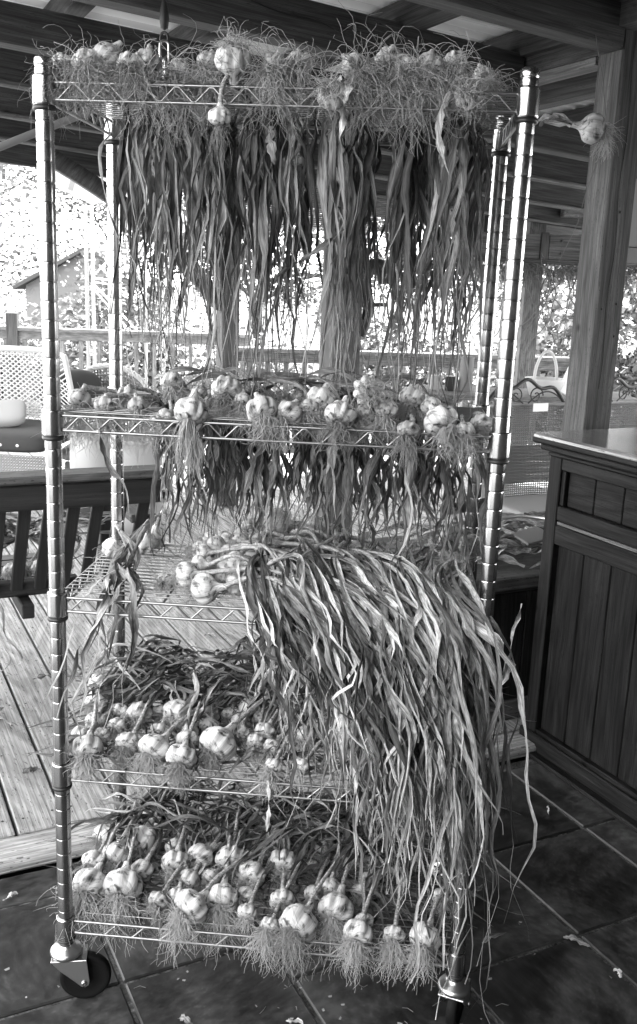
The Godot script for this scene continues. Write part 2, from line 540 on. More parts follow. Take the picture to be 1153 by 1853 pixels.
func make_posts():
	var p := cracked_post("timber_post", "knotty square timber post behind the dark bar counter", 2.23, -0.88, 0.13, 0.04, 2.80, M.post)
	# a drying crack down the patio face and the nail heads
	var m := MB.new()
	var pts := PackedVector3Array()
	for k in 24: pts.append(Vector3(-0.015 + 0.006 * sin(k * 0.9) + 0.002 * k * 0.1, 1.3 + 0.06 * k, 0.0652))
	m.tube(pts, 0.0016, 0.0022, 4)
	part("crack", m.mesh(), M.black, p)
	for q in [[0.03, 1.62], [-0.04, 1.60], [0.035, 1.50], [0.0, 1.95]]:
		var h := MB.new()
		h.lathe([[0.0, 0.0], [0.0055, 0.0], [0.004, 0.002], [0.0, 0.0025]], 8, Vector3.ZERO, Basis(Vector3.RIGHT, PI / 2))
		part("nail", h.mesh(), M.iron, p, Transform3D(Basis.IDENTITY, Vector3(q[0], q[1], 0.0652)))
	cracked_post("timber_post", "square timber post behind the hanging leaves in the middle of the deck", 1.80, -2.17, 0.15, 0.04, 2.45, M.post)
	cracked_post("timber_post", "far timber post at the deck edge carrying the dark knee brace", 2.16, -4.62, 0.13, 0.04, 2.38, M.post)
	var br := MB.new()
	var rows := []
	for k in 9:
		var s := k / 8.0
		var c := Vector3(0.92, 2.42, -4.62).lerp(Vector3(2.10, 1.52, -4.62), s) + Vector3(0.05, 0.07, 0) * sin(s * PI)
		var nn := Vector3(0.6, 0.8, 0).normalized() * 0.052
		rows.append(PackedVector3Array([c - nn + Vector3(0, 0, 0.04), c + nn + Vector3(0, 0, 0.04), c + nn - Vector3(0, 0, 0.04), c - nn - Vector3(0, 0, 0.04), c - nn + Vector3(0, 0, 0.04)]))
	br.grid(rows, true)
	var b := part("knee_brace", br.mesh(), M.beam, self, Transform3D(Basis(Vector3.UP, TURN), Vector3.ZERO))
	tag(b, "dark curved knee brace running from the eave down to the far post", "brace")
	# the dark carved hook on the middle post
	var hk := MB.new()
	var hp := PackedVector3Array()
	for q in [[1.885, 1.45], [1.912, 1.53], [1.915, 1.61], [1.895, 1.68], [1.90, 1.745], [1.94, 1.785], [1.985, 1.77], [2.01, 1.71]]:
		hp.append(Vector3(q[0], q[1], -2.12))
	var sm := PackedVector3Array()
	for k in 29: sm.append(catmull(hp, k / 28.0))
	hk.tube(sm, 0.022, 0.040, 10)
	hk.rod(Vector3(1.87, 1.60, -2.12), Vector3(2.02, 1.605, -2.12), 0.010)
	var ho := part("carved_hook", hk.mesh(), M.black, self, Transform3D(Basis(Vector3.UP, TURN), Vector3.ZERO))
	tag(ho, "dark curved carved hook standing out from the middle timber post", "hook")
	# a pale pipe that runs up to the beams at the left
	var pp := MB.new()
	pp.rod(B(-0.30, 1.93, -2.6), B(0.90, 2.50, -2.6), 0.017, 12)
	tag(part("pale_pipe", pp.mesh(), M.grey, self), "slim grey pipe slanting up to the dark beams at the left", "pipe")

func catmull(p: PackedVector3Array, s: float) -> Vector3:
	var n := p.size() - 1
	var f := clampf(s, 0.0, 1.0) * n
	var i := mini(int(f), n - 1)
	return p[i].cubic_interpolate(p[i + 1], p[maxi(i - 1, 0)], p[mini(i + 2, n)], f - i)

# ---------------------------------------------------------------- counter and cabinet
func make_counter():
	var c := thing("bar_counter", "dark stained panelled bar counter with a glossy paler top", "counter", B(1.87, 0, -0.65), TURN)
	# own axes: x into the counter, z along its face towards the camera side; origin at the far front foot
	var L := 2.6
	plank("carcass", c, M.counter, Vector3(0.034, 0.012, 0.03), Vector3(0.86, 1.148, L - 0.02), 0.0)
	plank("top_slab", c, M.counter_top, Vector3(-0.045, 1.176, -0.05), Vector3(0.92, 1.206, L), 0.007)
	plank("top_edge", c, M.counter, Vector3(-0.047, 1.169, -0.052), Vector3(-0.003, 1.1935, L), 0.006)
	plank("top_moulding", c, M.counter, Vector3(-0.024, 1.145, -0.03), Vector3(0.88, 1.168, L - 0.01), 0.005)
	plank("bead", c, M.counter, Vector3(-0.012, 1.128, 0.0), Vector3(0.03, 1.143, L - 0.01), 0.006)
	plank("corner_stile", c, M.counter, Vector3(0.0, 0.012, 0.0), Vector3(0.033, 1.127, 0.062), 0.003)
	plank("upper_rail", c, M.counter, Vector3(0.002, 1.084, 0.063), Vector3(0.033, 1.127, L), 0.003)
	plank("middle_rail", c, M.counter, Vector3(0.001, 0.902, 0.063), Vector3(0.033, 0.955, L), 0.003)
	plank("ledge", c, M.beam_pale, Vector3(0.006, 0.886, 0.063), Vector3(0.033, 0.897, L), 0.001)
	plank("lower_rail", c, M.counter, Vector3(0.0, 0.815, 0.063), Vector3(0.033, 0.884, L), 0.003)
	plank("base_rail", c, M.counter, Vector3(0.002, 0.06, 0.063), Vector3(0.033, 0.092, L), 0.003)
	plank("plinth", c, M.counter, Vector3(-0.014, 0.0, -0.012), Vector3(0.0, 0.078, L), 0.004)
	plank("shoe_moulding", c, M.counter, Vector3(-0.052, 0.0, -0.012), Vector3(-0.0145, 0.018, L), 0.006)
	plank("inner_stile", c, M.counter_panel, Vector3(0.008, 0.957, 0.064), Vector3(0.033, 1.082, 0.084), 0.002)
	# the boards of both panels, set back
	var z := 0.085
	for k in 18:
		var w := 0.136
		plank("panel_board", c, M.counter_panel, Vector3(0.022, 0.956, z + 0.0015), Vector3(0.0335, 1.083, z + w - 0.0015), 0.003)
		plank("panel_board", c, M.counter_panel, Vector3(0.022, 0.093, z - 0.021 + 0.0015), Vector3(0.0335, 0.814, z - 0.021 + w - 0.0015), 0.003)
		z += w
	# the end that faces the deck
	plank("end_board", c, M.counter, Vector3(0.035, 0.012, 0.0), Vector3(0.86, 1.143, 0.028), 0.002)

func make_cabinet():
	var c := thing("low_cabinet", "low dark boarded cabinet with a thick top between the rack and the counter", "cabinet", B(1.60, 0.04, -0.785), TURN)
	plank("carcass", c, M.counter_panel, Vector3(0.02, 0.0, -0.60), Vector3(1.30, 0.53, -0.02), 0.0)
	plank("top_slab", c, M.swing_top, Vector3(-0.02, 0.545, -0.66), Vector3(1.36, 0.598, 0.02), 0.006)
	plank("top_trim", c, M.swing, Vector3(-0.004, 0.533, -0.64), Vector3(1.34, 0.5435, 0.008), 0.002)
	for k in 8:
		plank("front_board", c, M.counter_panel, Vector3(0.02 + 0.16 * k, 0.082, -0.018), Vector3(0.176 + 0.16 * k, 0.53, 0.0), 0.004)
	plank("plinth", c, M.swing_top, Vector3(0.0, 0.0, -0.018), Vector3(1.32, 0.08, 0.012), 0.004)

# ---------------------------------------------------------------- porch swing
func make_swing():
	var s := thing("porch_swing", "dark slatted porch swing hanging on chains, seen from behind", "swing", B(0.0, 0.50, -1.2), TURN)
	plank("top_rail", s, M.swing, Vector3(-1.15, 0.415, -0.045), Vector3(0.64, 0.505, 0.0), 0.008)
	plank("top_cap", s, M.swing_top, Vector3(-1.15, 0.507, -0.10), Vector3(0.65, 0.535, 0.012), 0.006)
	var u := -1.10
	while u < 0.60:
		var m := MB.new()
		var a := Vector3(u, 0.43, -0.052)
		var b := Vector3(u - 0.012, 0.07, -0.232)
		var d := (a - b)
		var y := d.normalized()
		var x := Vector3.RIGHT
		var z := x.cross(y).normalized()
		m.box(Vector3.ZERO, Vector3(0.043, d.length(), 0.016), 0.003, Basis(y.cross(z), y, z))
		part("slat", m.mesh(), M.swing, s, Transform3D(Basis.IDENTITY, (a + b) * 0.5))
		u += 0.083
	plank("lower_rail", s, M.swing, Vector3(-1.15, 0.045, -0.285), Vector3(0.36, 0.095, -0.238), 0.005)
	for k in 6:
		plank("seat_board", s, M.swing, Vector3(-1.15, 0.02, -0.375 - 0.085 * k), Vector3(0.36, 0.042, -0.30 - 0.085 * k), 0.003)
	for x in [-1.0, 0.17]:
		plank("seat_support", s, M.swing, Vector3(x - 0.025, -0.035, -0.80), Vector3(x + 0.02, 0.018, -0.20), 0.004)
	plank("armrest", s, M.swing_top, Vector3(0.52, 0.32, -0.72), Vector3(0.62, 0.35, -0.10), 0.006)
	plank("arm_post", s, M.swing, Vector3(0.54, 0.0, -0.70), Vector3(0.59, 0.318, -0.64), 0.004)
	# hook, links and spring above, chain below
	var at := B(0.60, 0, -1.16)
	var hk := thing("hanging_spring", "black swivel hook with a chain link and coil spring under the roof", "spring", at + Vector3(0, 2.16, 0))
	var b := MB.new()
	b.rod(Vector3(0, 0.37, 0), Vector3(0, 0.60, 0), 0.005)
	b.lathe([[0.0, 0.285], [0.012, 0.292], [0.016, 0.32], [0.012, 0.35], [0.006, 0.375], [0.0, 0.378]], 12)
	var cp := PackedVector3Array()
	for k in 13:
		var a := -0.5 + k / 12.0 * 4.6
		cp.append(Vector3(0.012 * cos(a), 0.262 + 0.018 * sin(a), 0))
	b.tube(cp, 0.0045, 0.0045, 6)
	part("swivel_hook", b.mesh(), M.iron, hk)
	for k in 2:
		var l := MB.new()
		l.tube(link(0.014, 0.034), 0.0042, 0.0042, 6, false)
		part("chain_link", l.mesh(), M.zinc, hk, Transform3D(Basis(Vector3.UP, PI * 0.5 * k + 0.4), Vector3(0, 0.222 - 0.052 * k, 0)))
	var sp := PackedVector3Array()
	for k in 160: sp.append(Vector3(0.020 * cos(k * 0.5), 0.145 - 0.00105 * k, 0.020 * sin(k * 0.5)))
	var sm := MB.new()
	sm.tube(sp, 0.0035, 0.0035, 6)
	part("coil_spring", sm.mesh(), M.zinc, hk)
	var ch := thing("swing_chain", "steel link chain dropping from the spring to the porch swing", "chain", at + Vector3(0, 0.85, 0))
	var lm := MB.new()
	lm.tube(link(0.010, 0.026), 0.0032, 0.0032, 6, false)
	var lmesh := lm.mesh()
	for k in 32:
		part("chain_link", lmesh, M.zinc, ch, Transform3D(Basis(Vector3.UP, PI * 0.5 * (k % 2) + 0.5), Vector3(0, 0.02 + 0.0405 * k, 0)))

func link(r: float, half: float) -> PackedVector3Array:
	var p := PackedVector3Array()
	for k in 25:
		var a := TAU * k / 24.0
		p.append(Vector3(r * cos(a), (half - r) * signf(sin(a)) * (1.0 if absf(sin(a)) > 0.01 else 0.0) + r * sin(a), 0))
	return p

# ---------------------------------------------------------------- the rack
const PITCH := 0.0376

func make_rack():
	var r := thing("wire_rack", "chrome wire shelving rack on castors, loaded with drying garlic", "rack")
	# posts: grooved tubes
	var prof := [[0.0, 0.0], [0.0168, 0.0]]
	var y := 0.02
	while y < 1.945:
		prof.append([0.0172, y - 0.0022]); prof.append([0.0156, y - 0.0010]); prof.append([0.0156, y + 0.0010]); prof.append([0.0172, y + 0.0022])
		y += PITCH
	prof.append([0.0172, 1.955]); prof.append([0.0160, 1.958]); prof.append([0.0160, 1.961]); prof.append([0.0176, 1.962]); prof.append([0.0176, 1.974]); prof.append([0.012, 1.978]); prof.append([0.0, 1.979])
	var pm := MB.new()
	pm.lathe(prof, 24)
	var pmesh := pm.mesh()
	var col := MB.new()
	col.lathe([[0.0175, -0.004], [0.0208, -0.004], [0.0222, 0.001], [0.0216, 0.047], [0.0205, 0.051], [0.0175, 0.051]], 24)
	var cmesh := col.mesh()
	var slv := MB.new()
	slv.lathe([[0.0174, -0.013], [0.0212, -0.012], [0.0224, -0.009], [0.0222, -0.0045], [0.0175, -0.0042]], 24)
	var smesh := slv.mesh()
	var corners := [Vector3(0, 0, 0), Vector3(RACK_W, 0, 0), Vector3(0, 0, -RACK_D), Vector3(RACK_W, 0, -RACK_D)]
	for c in corners:
		part("post", pmesh, M.chrome, r, Transform3D(Basis(Vector3.UP, 0.3), c + Vector3(0, 0.112, 0)))
	# shelves
	var rim := MB.new()
	rim.rod(Vector3(0.018, 0, 0), Vector3(RACK_W - 0.018, 0, 0), 0.0032)
	var rim_mesh := rim.mesh()
	var side := MB.new()
	side.rod(Vector3(0, 0, -0.018), Vector3(0, 0, -RACK_D + 0.018), 0.0032)
	var side_mesh := side.mesh()
	var zz := MB.new()
	zz.tube(zigzag(RACK_W - 0.05, 13), 0.0022, 0.0022, 6)
	var zz_mesh := zz.mesh()
	var zs := MB.new()
	zs.tube(zigzag(RACK_D - 0.05, 7), 0.0022, 0.0022, 6)
	var zs_mesh := zs.mesh()
	var cw := MB.new()
	cw.rod(Vector3(0.002, 0, 0), Vector3(RACK_W - 0.002, 0, 0), 0.0017, 6)
	var cw_mesh := cw.mesh()
	var cb := MB.new()
	cb.rod(Vector3(0, 0, 0), Vector3(0, 0, -RACK_D), 0.0030, 6)
	var cb_mesh := cb.mesh()
	for s in 5:
		var sh := Node3D.new()
		sh.name = "shelf" if s == 0 else "shelf_%03d" % s
		r.add_child(sh, true)
		sh.position.y = SHELF_Y[s]
		for c in corners:
			part("collar", cmesh, M.chrome, sh, Transform3D(Basis.IDENTITY, c + Vector3(0, -0.008, 0)))
			part("sleeve", smesh, M.black, sh, Transform3D(Basis.IDENTITY, c + Vector3(0, -0.008, 0)))
		for z in [0.0, -RACK_D]:
			for h in [0.0, 0.031]:
				part("rim_wire", rim_mesh, M.wire, sh, Transform3D(Basis.IDENTITY, Vector3(0, h, z)))
			part("zigzag_wire", zz_mesh, M.wire, sh, Transform3D(Basis.IDENTITY, Vector3(0.025, 0, z)))
		for x in [0.0, RACK_W]:
			for h in [0.0, 0.031]:
				part("rim_wire", side_mesh, M.wire, sh, Transform3D(Basis.IDENTITY, Vector3(x, h, 0)))
			part("zigzag_wire", zs_mesh, M.wire, sh, Transform3D(Basis(Vector3.UP, PI / 2), Vector3(x, 0, -0.025)))
		for k in 17:
			part("deck_wire", cw_mesh, M.wire, sh, Transform3D(Basis.IDENTITY, Vector3(0, 0.036, -0.026 - 0.0253 * k)))
		for x in [0.23, 0.457, 0.684]:
			part("cross_wire", cb_mesh, M.wire, sh, Transform3D(Basis.IDENTITY, Vector3(x, 0.0305, 0)))
	# castors
	var turns := [0.22, 1.28, -0.5, 0.9]
	for k in 4:
		make_castor(r, corners[k], turns[k])

func zigzag(ln: float, n: int) -> PackedVector3Array:
	var p := PackedVector3Array()
	for k in n * 2 + 1:
		var x := ln * k / (n * 2)
		var y := 0.003 if k % 2 == 0 else 0.028
		p.append(Vector3(x - 0.004, y, 0)); p.append(Vector3(x + 0.004, y, 0))
	return p

func make_castor(r: Node3D, c: Vector3, turn: float):
	# the fork trails to its own +x; the axle lies along its own z
	var o := Node3D.new()
	o.name = "castor"
	r.add_child(o, true)
	o.position = c
	o.rotation.y = turn
	var st := MB.new()
	st.lathe([[0.0, 0.124], [0.028, 0.124], [0.037, 0.127], [0.038, 0.134], [0.034, 0.140], [0.022, 0.146], [0.0175, 0.152], [0.013, 0.160], [0.0, 0.160]], 24)
	part("swivel_cup", st.mesh(), M.zinc, o)
	var fk := MB.new()
	fk.box(Vector3(0.008, 0.1215, 0), Vector3(0.082, 0.004, 0.060), 0.0015)
	for s in [-1.0, 1.0]:
		var out := [Vector2(-0.032, 0.122), Vector2(0.049, 0.122), Vector2(0.055, 0.066), Vector2(0.053, 0.056), Vector2(0.045, 0.051), Vector2(0.036, 0.053), Vector2(0.028, 0.062), Vector2(-0.012, 0.098)]
		for z in [s * 0.027, s * 0.030]:
			var ps := []
			var uvs := []
			for q in out:
				ps.append(Vector3(q.x, q.y, z)); uvs.append(q)
			var front: bool = z == s * 0.030
			var nz: float = s if front else -s
			if (nz > 0.0):
				ps.reverse(); uvs.reverse()
			fk.face(ps, Vector3(0, 0, nz), uvs)
		for i in out.size():
			var a: Vector2 = out[i]
			var b: Vector2 = out[(i + 1) % out.size()]
			var nn := Vector3(-(b.y - a.y), b.x - a.x, 0).normalized()
			fk.face([Vector3(a.x, a.y, s * 0.027), Vector3(a.x, a.y, s * 0.030), Vector3(b.x, b.y, s * 0.030), Vector3(b.x, b.y, s * 0.027)], nn, [a, a, b, b])
	part("fork", fk.mesh(), M.zinc, o)
	var wh := MB.new()
	wh.lathe([[0.0, -0.012], [0.030, -0.012], [0.034, -0.009], [0.048, -0.012], [0.056, -0.0125], [0.0602, -0.008], [0.0608, 0.0], [0.0602, 0.008], [0.056, 0.0125], [0.048, 0.012], [0.034, 0.009], [0.030, 0.012], [0.0, 0.012]], 40, Vector3.ZERO, Basis(Vector3.RIGHT, PI / 2))
	part("wheel", wh.mesh(), M.rubber, o, Transform3D(Basis.IDENTITY, Vector3(0.043, 0.0612, 0)))
	var ax := MB.new()
	ax.lathe([[0.0, -0.034], [0.0062, -0.034], [0.0075, -0.031], [0.0075, 0.031], [0.0062, 0.034], [0.003, 0.0345], [0.0, 0.0335]], 12, Vector3.ZERO, Basis(Vector3.RIGHT, PI / 2))
	part("axle", ax.mesh(), M.chrome, o, Transform3D(Basis.IDENTITY, Vector3(0.043, 0.0612, 0)))

# ---------------------------------------------------------------- garlic
var bulb_meshes := []

func make_bulb_meshes():
	var prof := [[0.10, -0.60], [0.30, -0.67], [0.58, -0.65], [0.83, -0.50], [0.97, -0.26], [1.0, 0.0], [0.96, 0.23], [0.84, 0.44], [0.63, 0.60], [0.41, 0.73], [0.275, 0.90], [0.21, 1.12], [0.175, 1.38]]
	for k in 7:
		var r := RandomNumberGenerator.new()
		r.seed = 700 + k
		var lobes := r.randi_range(6, 10)
		var edges := []
		for i in lobes: edges.append(TAU * (i + r.randf_range(-0.22, 0.22)) / lobes)
		var deep := []
		for i in lobes: deep.append(r.randf_range(0.55, 1.2))
		var squash := r.randf_range(0.88, 1.06)
		var f := noise(1.4, 900 + k, 3)
		var m := MB.new()
		var rows := []
		for q in prof:
			var row := PackedVector3Array()
			for j in 41:
				var a := TAU * (j % 40) / 40.0
				var best := 9.0
				var dp := 1.0
				for i in lobes:
					var d := absf(wrapf(a - edges[i], -PI, PI))
					if d < best:
						best = d; dp = deep[i]
				var amt := clampf((1.05 - absf(q[1])) * 1.1, 0.0, 1.0)
				var groove := 0.20 * dp * exp(-pow(best / 0.13, 2.0)) + 0.05 * exp(-pow(best / 0.4, 2.0))
				var rr: float = q[0] * (1.0 - groove * amt)
				var p := Vector3(cos(a) * rr, q[1] * squash, -sin(a) * rr)
				p *= 1.0 + 0.09 * f.get_noise_3dv(p)
				row.append(p)
			rows.append(row)
		m.grid(rows, true)
		bulb_meshes.append(m.mesh())

func bulb_basis(axis: Vector3, spin: float) -> Basis:
	var y := axis.normalized()
	var x := y.cross(Vector3(0.2, 0.3, 0.93)).normalized()
	return Basis(x, y, x.cross(y)) * Basis(Vector3.UP, spin)

func root_mesh(base: Vector3, out: Vector3, R: float, count: int, ln: float, gravity: float, spread: float, frizz: float, r: RandomNumberGenerator) -> ArrayMesh:
	var m := MB.new()
	out = out.normalized()
	var e1 := out.cross(Vector3(0.3, 0.8, 0.5)).normalized()
	var e2 := out.cross(e1)
	for k in count:
		var a := r.randf() * TAU
		var q := sqrt(r.randf())
		var p := base + (e1 * cos(a) + e2 * sin(a)) * q * R * 0.42
		var d := (out + (e1 * cos(a) + e2 * sin(a)) * spread * (0.3 + q) * r.randf_range(0.5, 1.3)).normalized()
		var l := ln * r.randf_range(0.4, 1.15)
		var n := 10
		var step := l / n
		var pts := PackedVector3Array()
		pts.append(p)
		var cr := Vector3(r.randfn(), r.randfn(), r.randfn()) * frizz
		for i in n:
			cr = cr * 0.62 + Vector3(r.randfn(), r.randfn(), r.randfn()) * frizz * 0.85
			d = (d + Vector3.DOWN * gravity + cr).normalized()
			p += d * step
			pts.append(p)
		m.tube(pts, r.randf_range(0.0005, 0.0010), 0.0003, 3, false)
	return m.mesh()

func leaf_mesh(pts: PackedVector3Array, w: float, r: RandomNumberGenerator, facing := Vector3.ZERO) -> ArrayMesh:
	# a dry strap leaf, folded along its middle, twisting and creased
	var m := MB.new()
	var n := pts.size()
	var rows := []
	var e := Vector3.ZERO
	var tw := 0.0
	var twv := 0.0
	var fold := r.randf_range(0.15, 0.7)
	var ph := r.randf() * 20.0
	for i in n:
		var s := float(i) / (n - 1)
		var tg := (pts[mini(i + 1, n - 1)] - pts[maxi(i - 1, 0)]).normalized()
		if i == 0:
			var f := facing if facing != Vector3.ZERO else Vector3(r.randfn(), r.randfn(), r.randfn())
			e = tg.cross(f).normalized()
			if e.length_squared() < 0.1: e = tg.cross(Vector3(0.7, 0.1, 0.7)).normalized()
		else:
			e = (e - tg * e.dot(tg)).normalized()
		twv = twv * 0.75 + r.randfn() * 0.23
		tw += twv
		var x := e.rotated(tg, tw)
		var y := tg.cross(x)
		var ww := w * (0.45 + 0.55 * smoothstep(0.0, 0.25, s)) * (1.0 - smoothstep(0.58, 1.0, s) * 0.82)
		ww *= 1.0 + 0.30 * sin(ph + s * 23.0) + 0.24 * sin(ph * 2.0 + s * 51.0)
		var fo := fold * (0.7 + 0.5 * sin(ph + s * 11.0))
		rows.append(PackedVector3Array([pts[i] - x * ww * 0.5 + y * ww * fo * 0.5, pts[i] - x * ww * 0.18, pts[i] + x * ww * 0.2 + y * ww * fo * 0.12, pts[i] + x * ww * 0.5 + y * ww * fo * 0.55]))
	var ln := 0.0
	for i in n - 1: ln += pts[i].distance_to(pts[i + 1])
	m.grid(rows, false, 1.0, ln * 2.0)
	return m.mesh()

func wander(ctrl: PackedVector3Array, n: int, amp: float, r: RandomNumberGenerator, s0 := 0.0) -> PackedVector3Array:
	# a smooth path through the control points that strays more towards its end
	var a := [r.randf() * 9.0, r.randf() * 9.0, r.randf() * 9.0, r.randf() * 9.0]
	var fx := r.randf_range(6.0, 15.0)
	var fz := r.randf_range(6.0, 15.0)
	var p := PackedVector3Array()
	for i in n:
		var s := s0 + (1.0 - s0) * i / (n - 1)
		var q := catmull(ctrl, s)
		var g := amp * smoothstep(0.0, 0.5, s - s0)
		q += Vector3(sin(a[0] + s * fx) + 0.45 * sin(a[1] + s * fx * 2.7) + 0.22 * sin(a[2] + s * fx * 5.1), 0.25 * sin(a[1] + s * 14.0), sin(a[2] + s * fz) + 0.45 * sin(a[3] + s * fz * 2.3)) * g
		p.append(q)
	return p

class Plant:
	var at := Vector3.ZERO
	var R := 0.025
	var axis := Vector3.DOWN
	var path := PackedVector3Array()      # in the scene's axes, from the neck on
	var leaves := 5
	var leaf_w := 0.012
	var leaf_from := 0.2
	var amp := 0.02
	var spread := 0.04
	var tones := [1, 2]
	var skin := 0
	var roots := 60
	var root_len := 0.06
	var root_gravity := 0.12
	var root_spread := 0.8
	var root_frizz := 0.22
	var stem_dark := false
	var seed_ := 1
	var cut := 0.35                       # how much shorter single leaves may be
	var floor_y := -9.0
	var segs := 20

func make_plant(p: Plant, called: String, label: String, group: String) -> Node3D:
	var r := RandomNumberGenerator.new()
	r.seed = p.seed_
	var t := thing(called, label, "garlic", p.at, 0.0, group)
	var bb := bulb_basis(p.axis, r.randf() * TAU)
	part("bulb", bulb_meshes[r.randi() % bulb_meshes.size()], M.skin[p.skin], t, Transform3D(bb.scaled(Vector3.ONE * p.R), Vector3.ZERO))
	if p.roots > 0:
		var ro := part("roots", root_mesh(-p.axis.normalized() * p.R * 0.68, -p.axis, p.R, p.roots, p.root_len, p.root_gravity, p.root_spread, p.root_frizz, r), M.root if r.randf() < 0.75 else M.root_dark, t)
		stuff(ro)
	if p.path.size() < 2: return t
	var ctrl := PackedVector3Array()
	ctrl.append(p.axis.normalized() * p.R * 1.15)
	for q in p.path: ctrl.append(q - p.at)
	var st := PackedVector3Array()
	for k in 9: st.append(catmull(ctrl, p.leaf_from * 1.25 * k / 8.0))
	var sm := MB.new()
	sm.tube(st, minf(p.R * 0.23, 0.0065), 0.0042, 7, true, 2.0)
	part("stem", sm.mesh(), M.stem_dark if p.stem_dark else M.stem, t)
	for k in p.leaves:
		var c2 := ctrl.duplicate()
		var e := Vector3(r.randfn(), r.randfn() * 0.4, r.randfn()) * p.spread
		for i in range(2, c2.size()):
			c2[i] += e * (float(i) / (c2.size() - 1))
		# shorten
		var sc := 1.0 - r.randf() * p.cut
		var s0 := p.leaf_from * r.randf_range(0.55, 1.15)
		var full := wander(c2, 40, p.amp, r, s0)
		var pts := PackedVector3Array()
		for i in p.segs:
			var f := 39.0 * sc * i / (p.segs - 1)
			var q := full[int(f)].lerp(full[mini(int(f) + 1, 39)], f - int(f))
			if q.y + p.at.y < p.floor_y and q.x + p.at.x > -0.02 and q.z + p.at.z > -RACK_D and q.z + p.at.z < 0.02:
				q.y = p.floor_y - p.at.y + r.randf() * 0.004
			pts.append(q)
		part("leaf", leaf_mesh(pts, p.leaf_w * r.randf_range(0.6, 1.35), r), M.leaf[p.tones[r.randi() % p.tones.size()]], t)
	return t

const TOP_BULBS := [[0.023, 2.065, -0.060, 0.0155], [0.076, 2.064, -0.050, 0.0220], [0.112, 2.079, -0.060, 0.0220], [0.161, 2.064, -0.040, 0.0174], [0.194, 2.069, -0.050, 0.0217], [0.250, 2.064, -0.080, 0.0165], [0.305, 2.077, -0.080, 0.0175], [0.363, 2.072, -0.030, 0.0340], [0.441, 2.066, -0.040, 0.0191], [0.486, 2.076, -0.060, 0.0192], [0.552, 2.033, 0.010, 0.0278], [0.589, 2.069, -0.040, 0.0189], [0.656, 2.084, -0.060, 0.0210], [0.689, 2.066, -0.040, 0.0187], [0.730, 2.076, -0.060, 0.0209], [0.778, 2.086, -0.080, 0.0190], [0.802, 2.036, 0.010, 0.0242], [0.840, 2.090, -0.200, 0.0156]]
const HUNG_BULBS := [[0.346, 1.986, 0.030, 0.0229], [0.471, 1.939, -0.200, 0.0152]]
const SECOND_BULBS := [[0.025, 1.429, -0.100, 0.0243], [0.086, 1.419, -0.080, 0.0216], [0.115, 1.436, -0.150, 0.0210], [0.164, 1.425, -0.060, 0.0213], [0.204, 1.466, -0.200, 0.0225], [0.230, 1.409, -0.030, 0.0186], [0.275, 1.450, -0.150, 0.0159], [0.291, 1.429, 0.010, 0.0317], [0.344, 1.464, -0.100, 0.0308], [0.383, 1.445, -0.080, 0.0188], [0.432, 1.435, -0.020, 0.0307], [0.486, 1.430, -0.030, 0.0273], [0.526, 1.437, -0.060, 0.0207], [0.547, 1.456, -0.080, 0.0289], [0.561, 1.464, -0.200, 0.0195], [0.594, 1.435, -0.010, 0.0301], [0.641, 1.433, -0.050, 0.0204], [0.648, 1.483, -0.030, 0.0313], [0.686, 1.445, -0.040, 0.0225], [0.733, 1.412, 0.010, 0.0219], [0.737, 1.463, -0.120, 0.0256], [0.778, 1.450, -0.100, 0.0207], [0.795, 1.432, -0.010, 0.0330], [0.844, 1.414, -0.010, 0.0198], [0.881, 1.424, -0.050, 0.0223]]
const THIRD_BULBS := [[0.031, 1.033, -0.313, 0.0250], [0.092, 1.036, -0.369, 0.0282], [0.100, 1.036, -0.430, 0.0290], [0.215, 1.027, -0.095, 0.0187], [0.253, 1.035, -0.305, 0.0273], [0.254, 1.032, -0.430, 0.0245], [0.294, 1.036, -0.170, 0.0283], [0.315, 1.037, -0.033, 0.0301], [0.345, 1.031, -0.173, 0.0231], [0.369, 1.032, -0.430, 0.0243], [0.403, 1.040, -0.126, 0.0337], [0.406, 1.034, -0.222, 0.0261], [0.422, 1.045, -0.430, 0.0391], [0.525, 1.038, -0.430, 0.0314], [0.866, 1.038, -0.430, 0.0310], [0.906, 1.034, -0.374, 0.0270]]
const FOURTH_BULBS := [[-0.013, 0.634, -0.333, 0.0291], [0.005, 0.633, -0.242, 0.0280], [0.016, 0.628, -0.094, 0.0224], [0.054, 0.635, -0.023, 0.0306], [0.077, 0.628, -0.202, 0.0220], [0.090, 0.626, -0.130, 0.0200], [0.105, 0.630, -0.288, 0.0241], [0.128, 0.632, -0.191, 0.0273], [0.133, 0.631, -0.065, 0.0259], [0.204, 0.637, -0.038, 0.0330], [0.216, 0.627, -0.352, 0.0217], [0.224, 0.638, -0.189, 0.0338], [0.235, 0.627, -0.276, 0.0210], [0.270, 0.635, -0.014, 0.0300], [0.278, 0.626, -0.385, 0.0204], [0.343, 0.642, -0.072, 0.0383], [0.369, 0.634, -0.408, 0.0293], [0.382, 0.626, -0.143, 0.0197], [0.391, 0.633, -0.265, 0.0277], [0.424, 0.624, -0.110, 0.0181], [0.442, 0.629, -0.146, 0.0236], [0.477, 0.624, -0.028, 0.0174]]
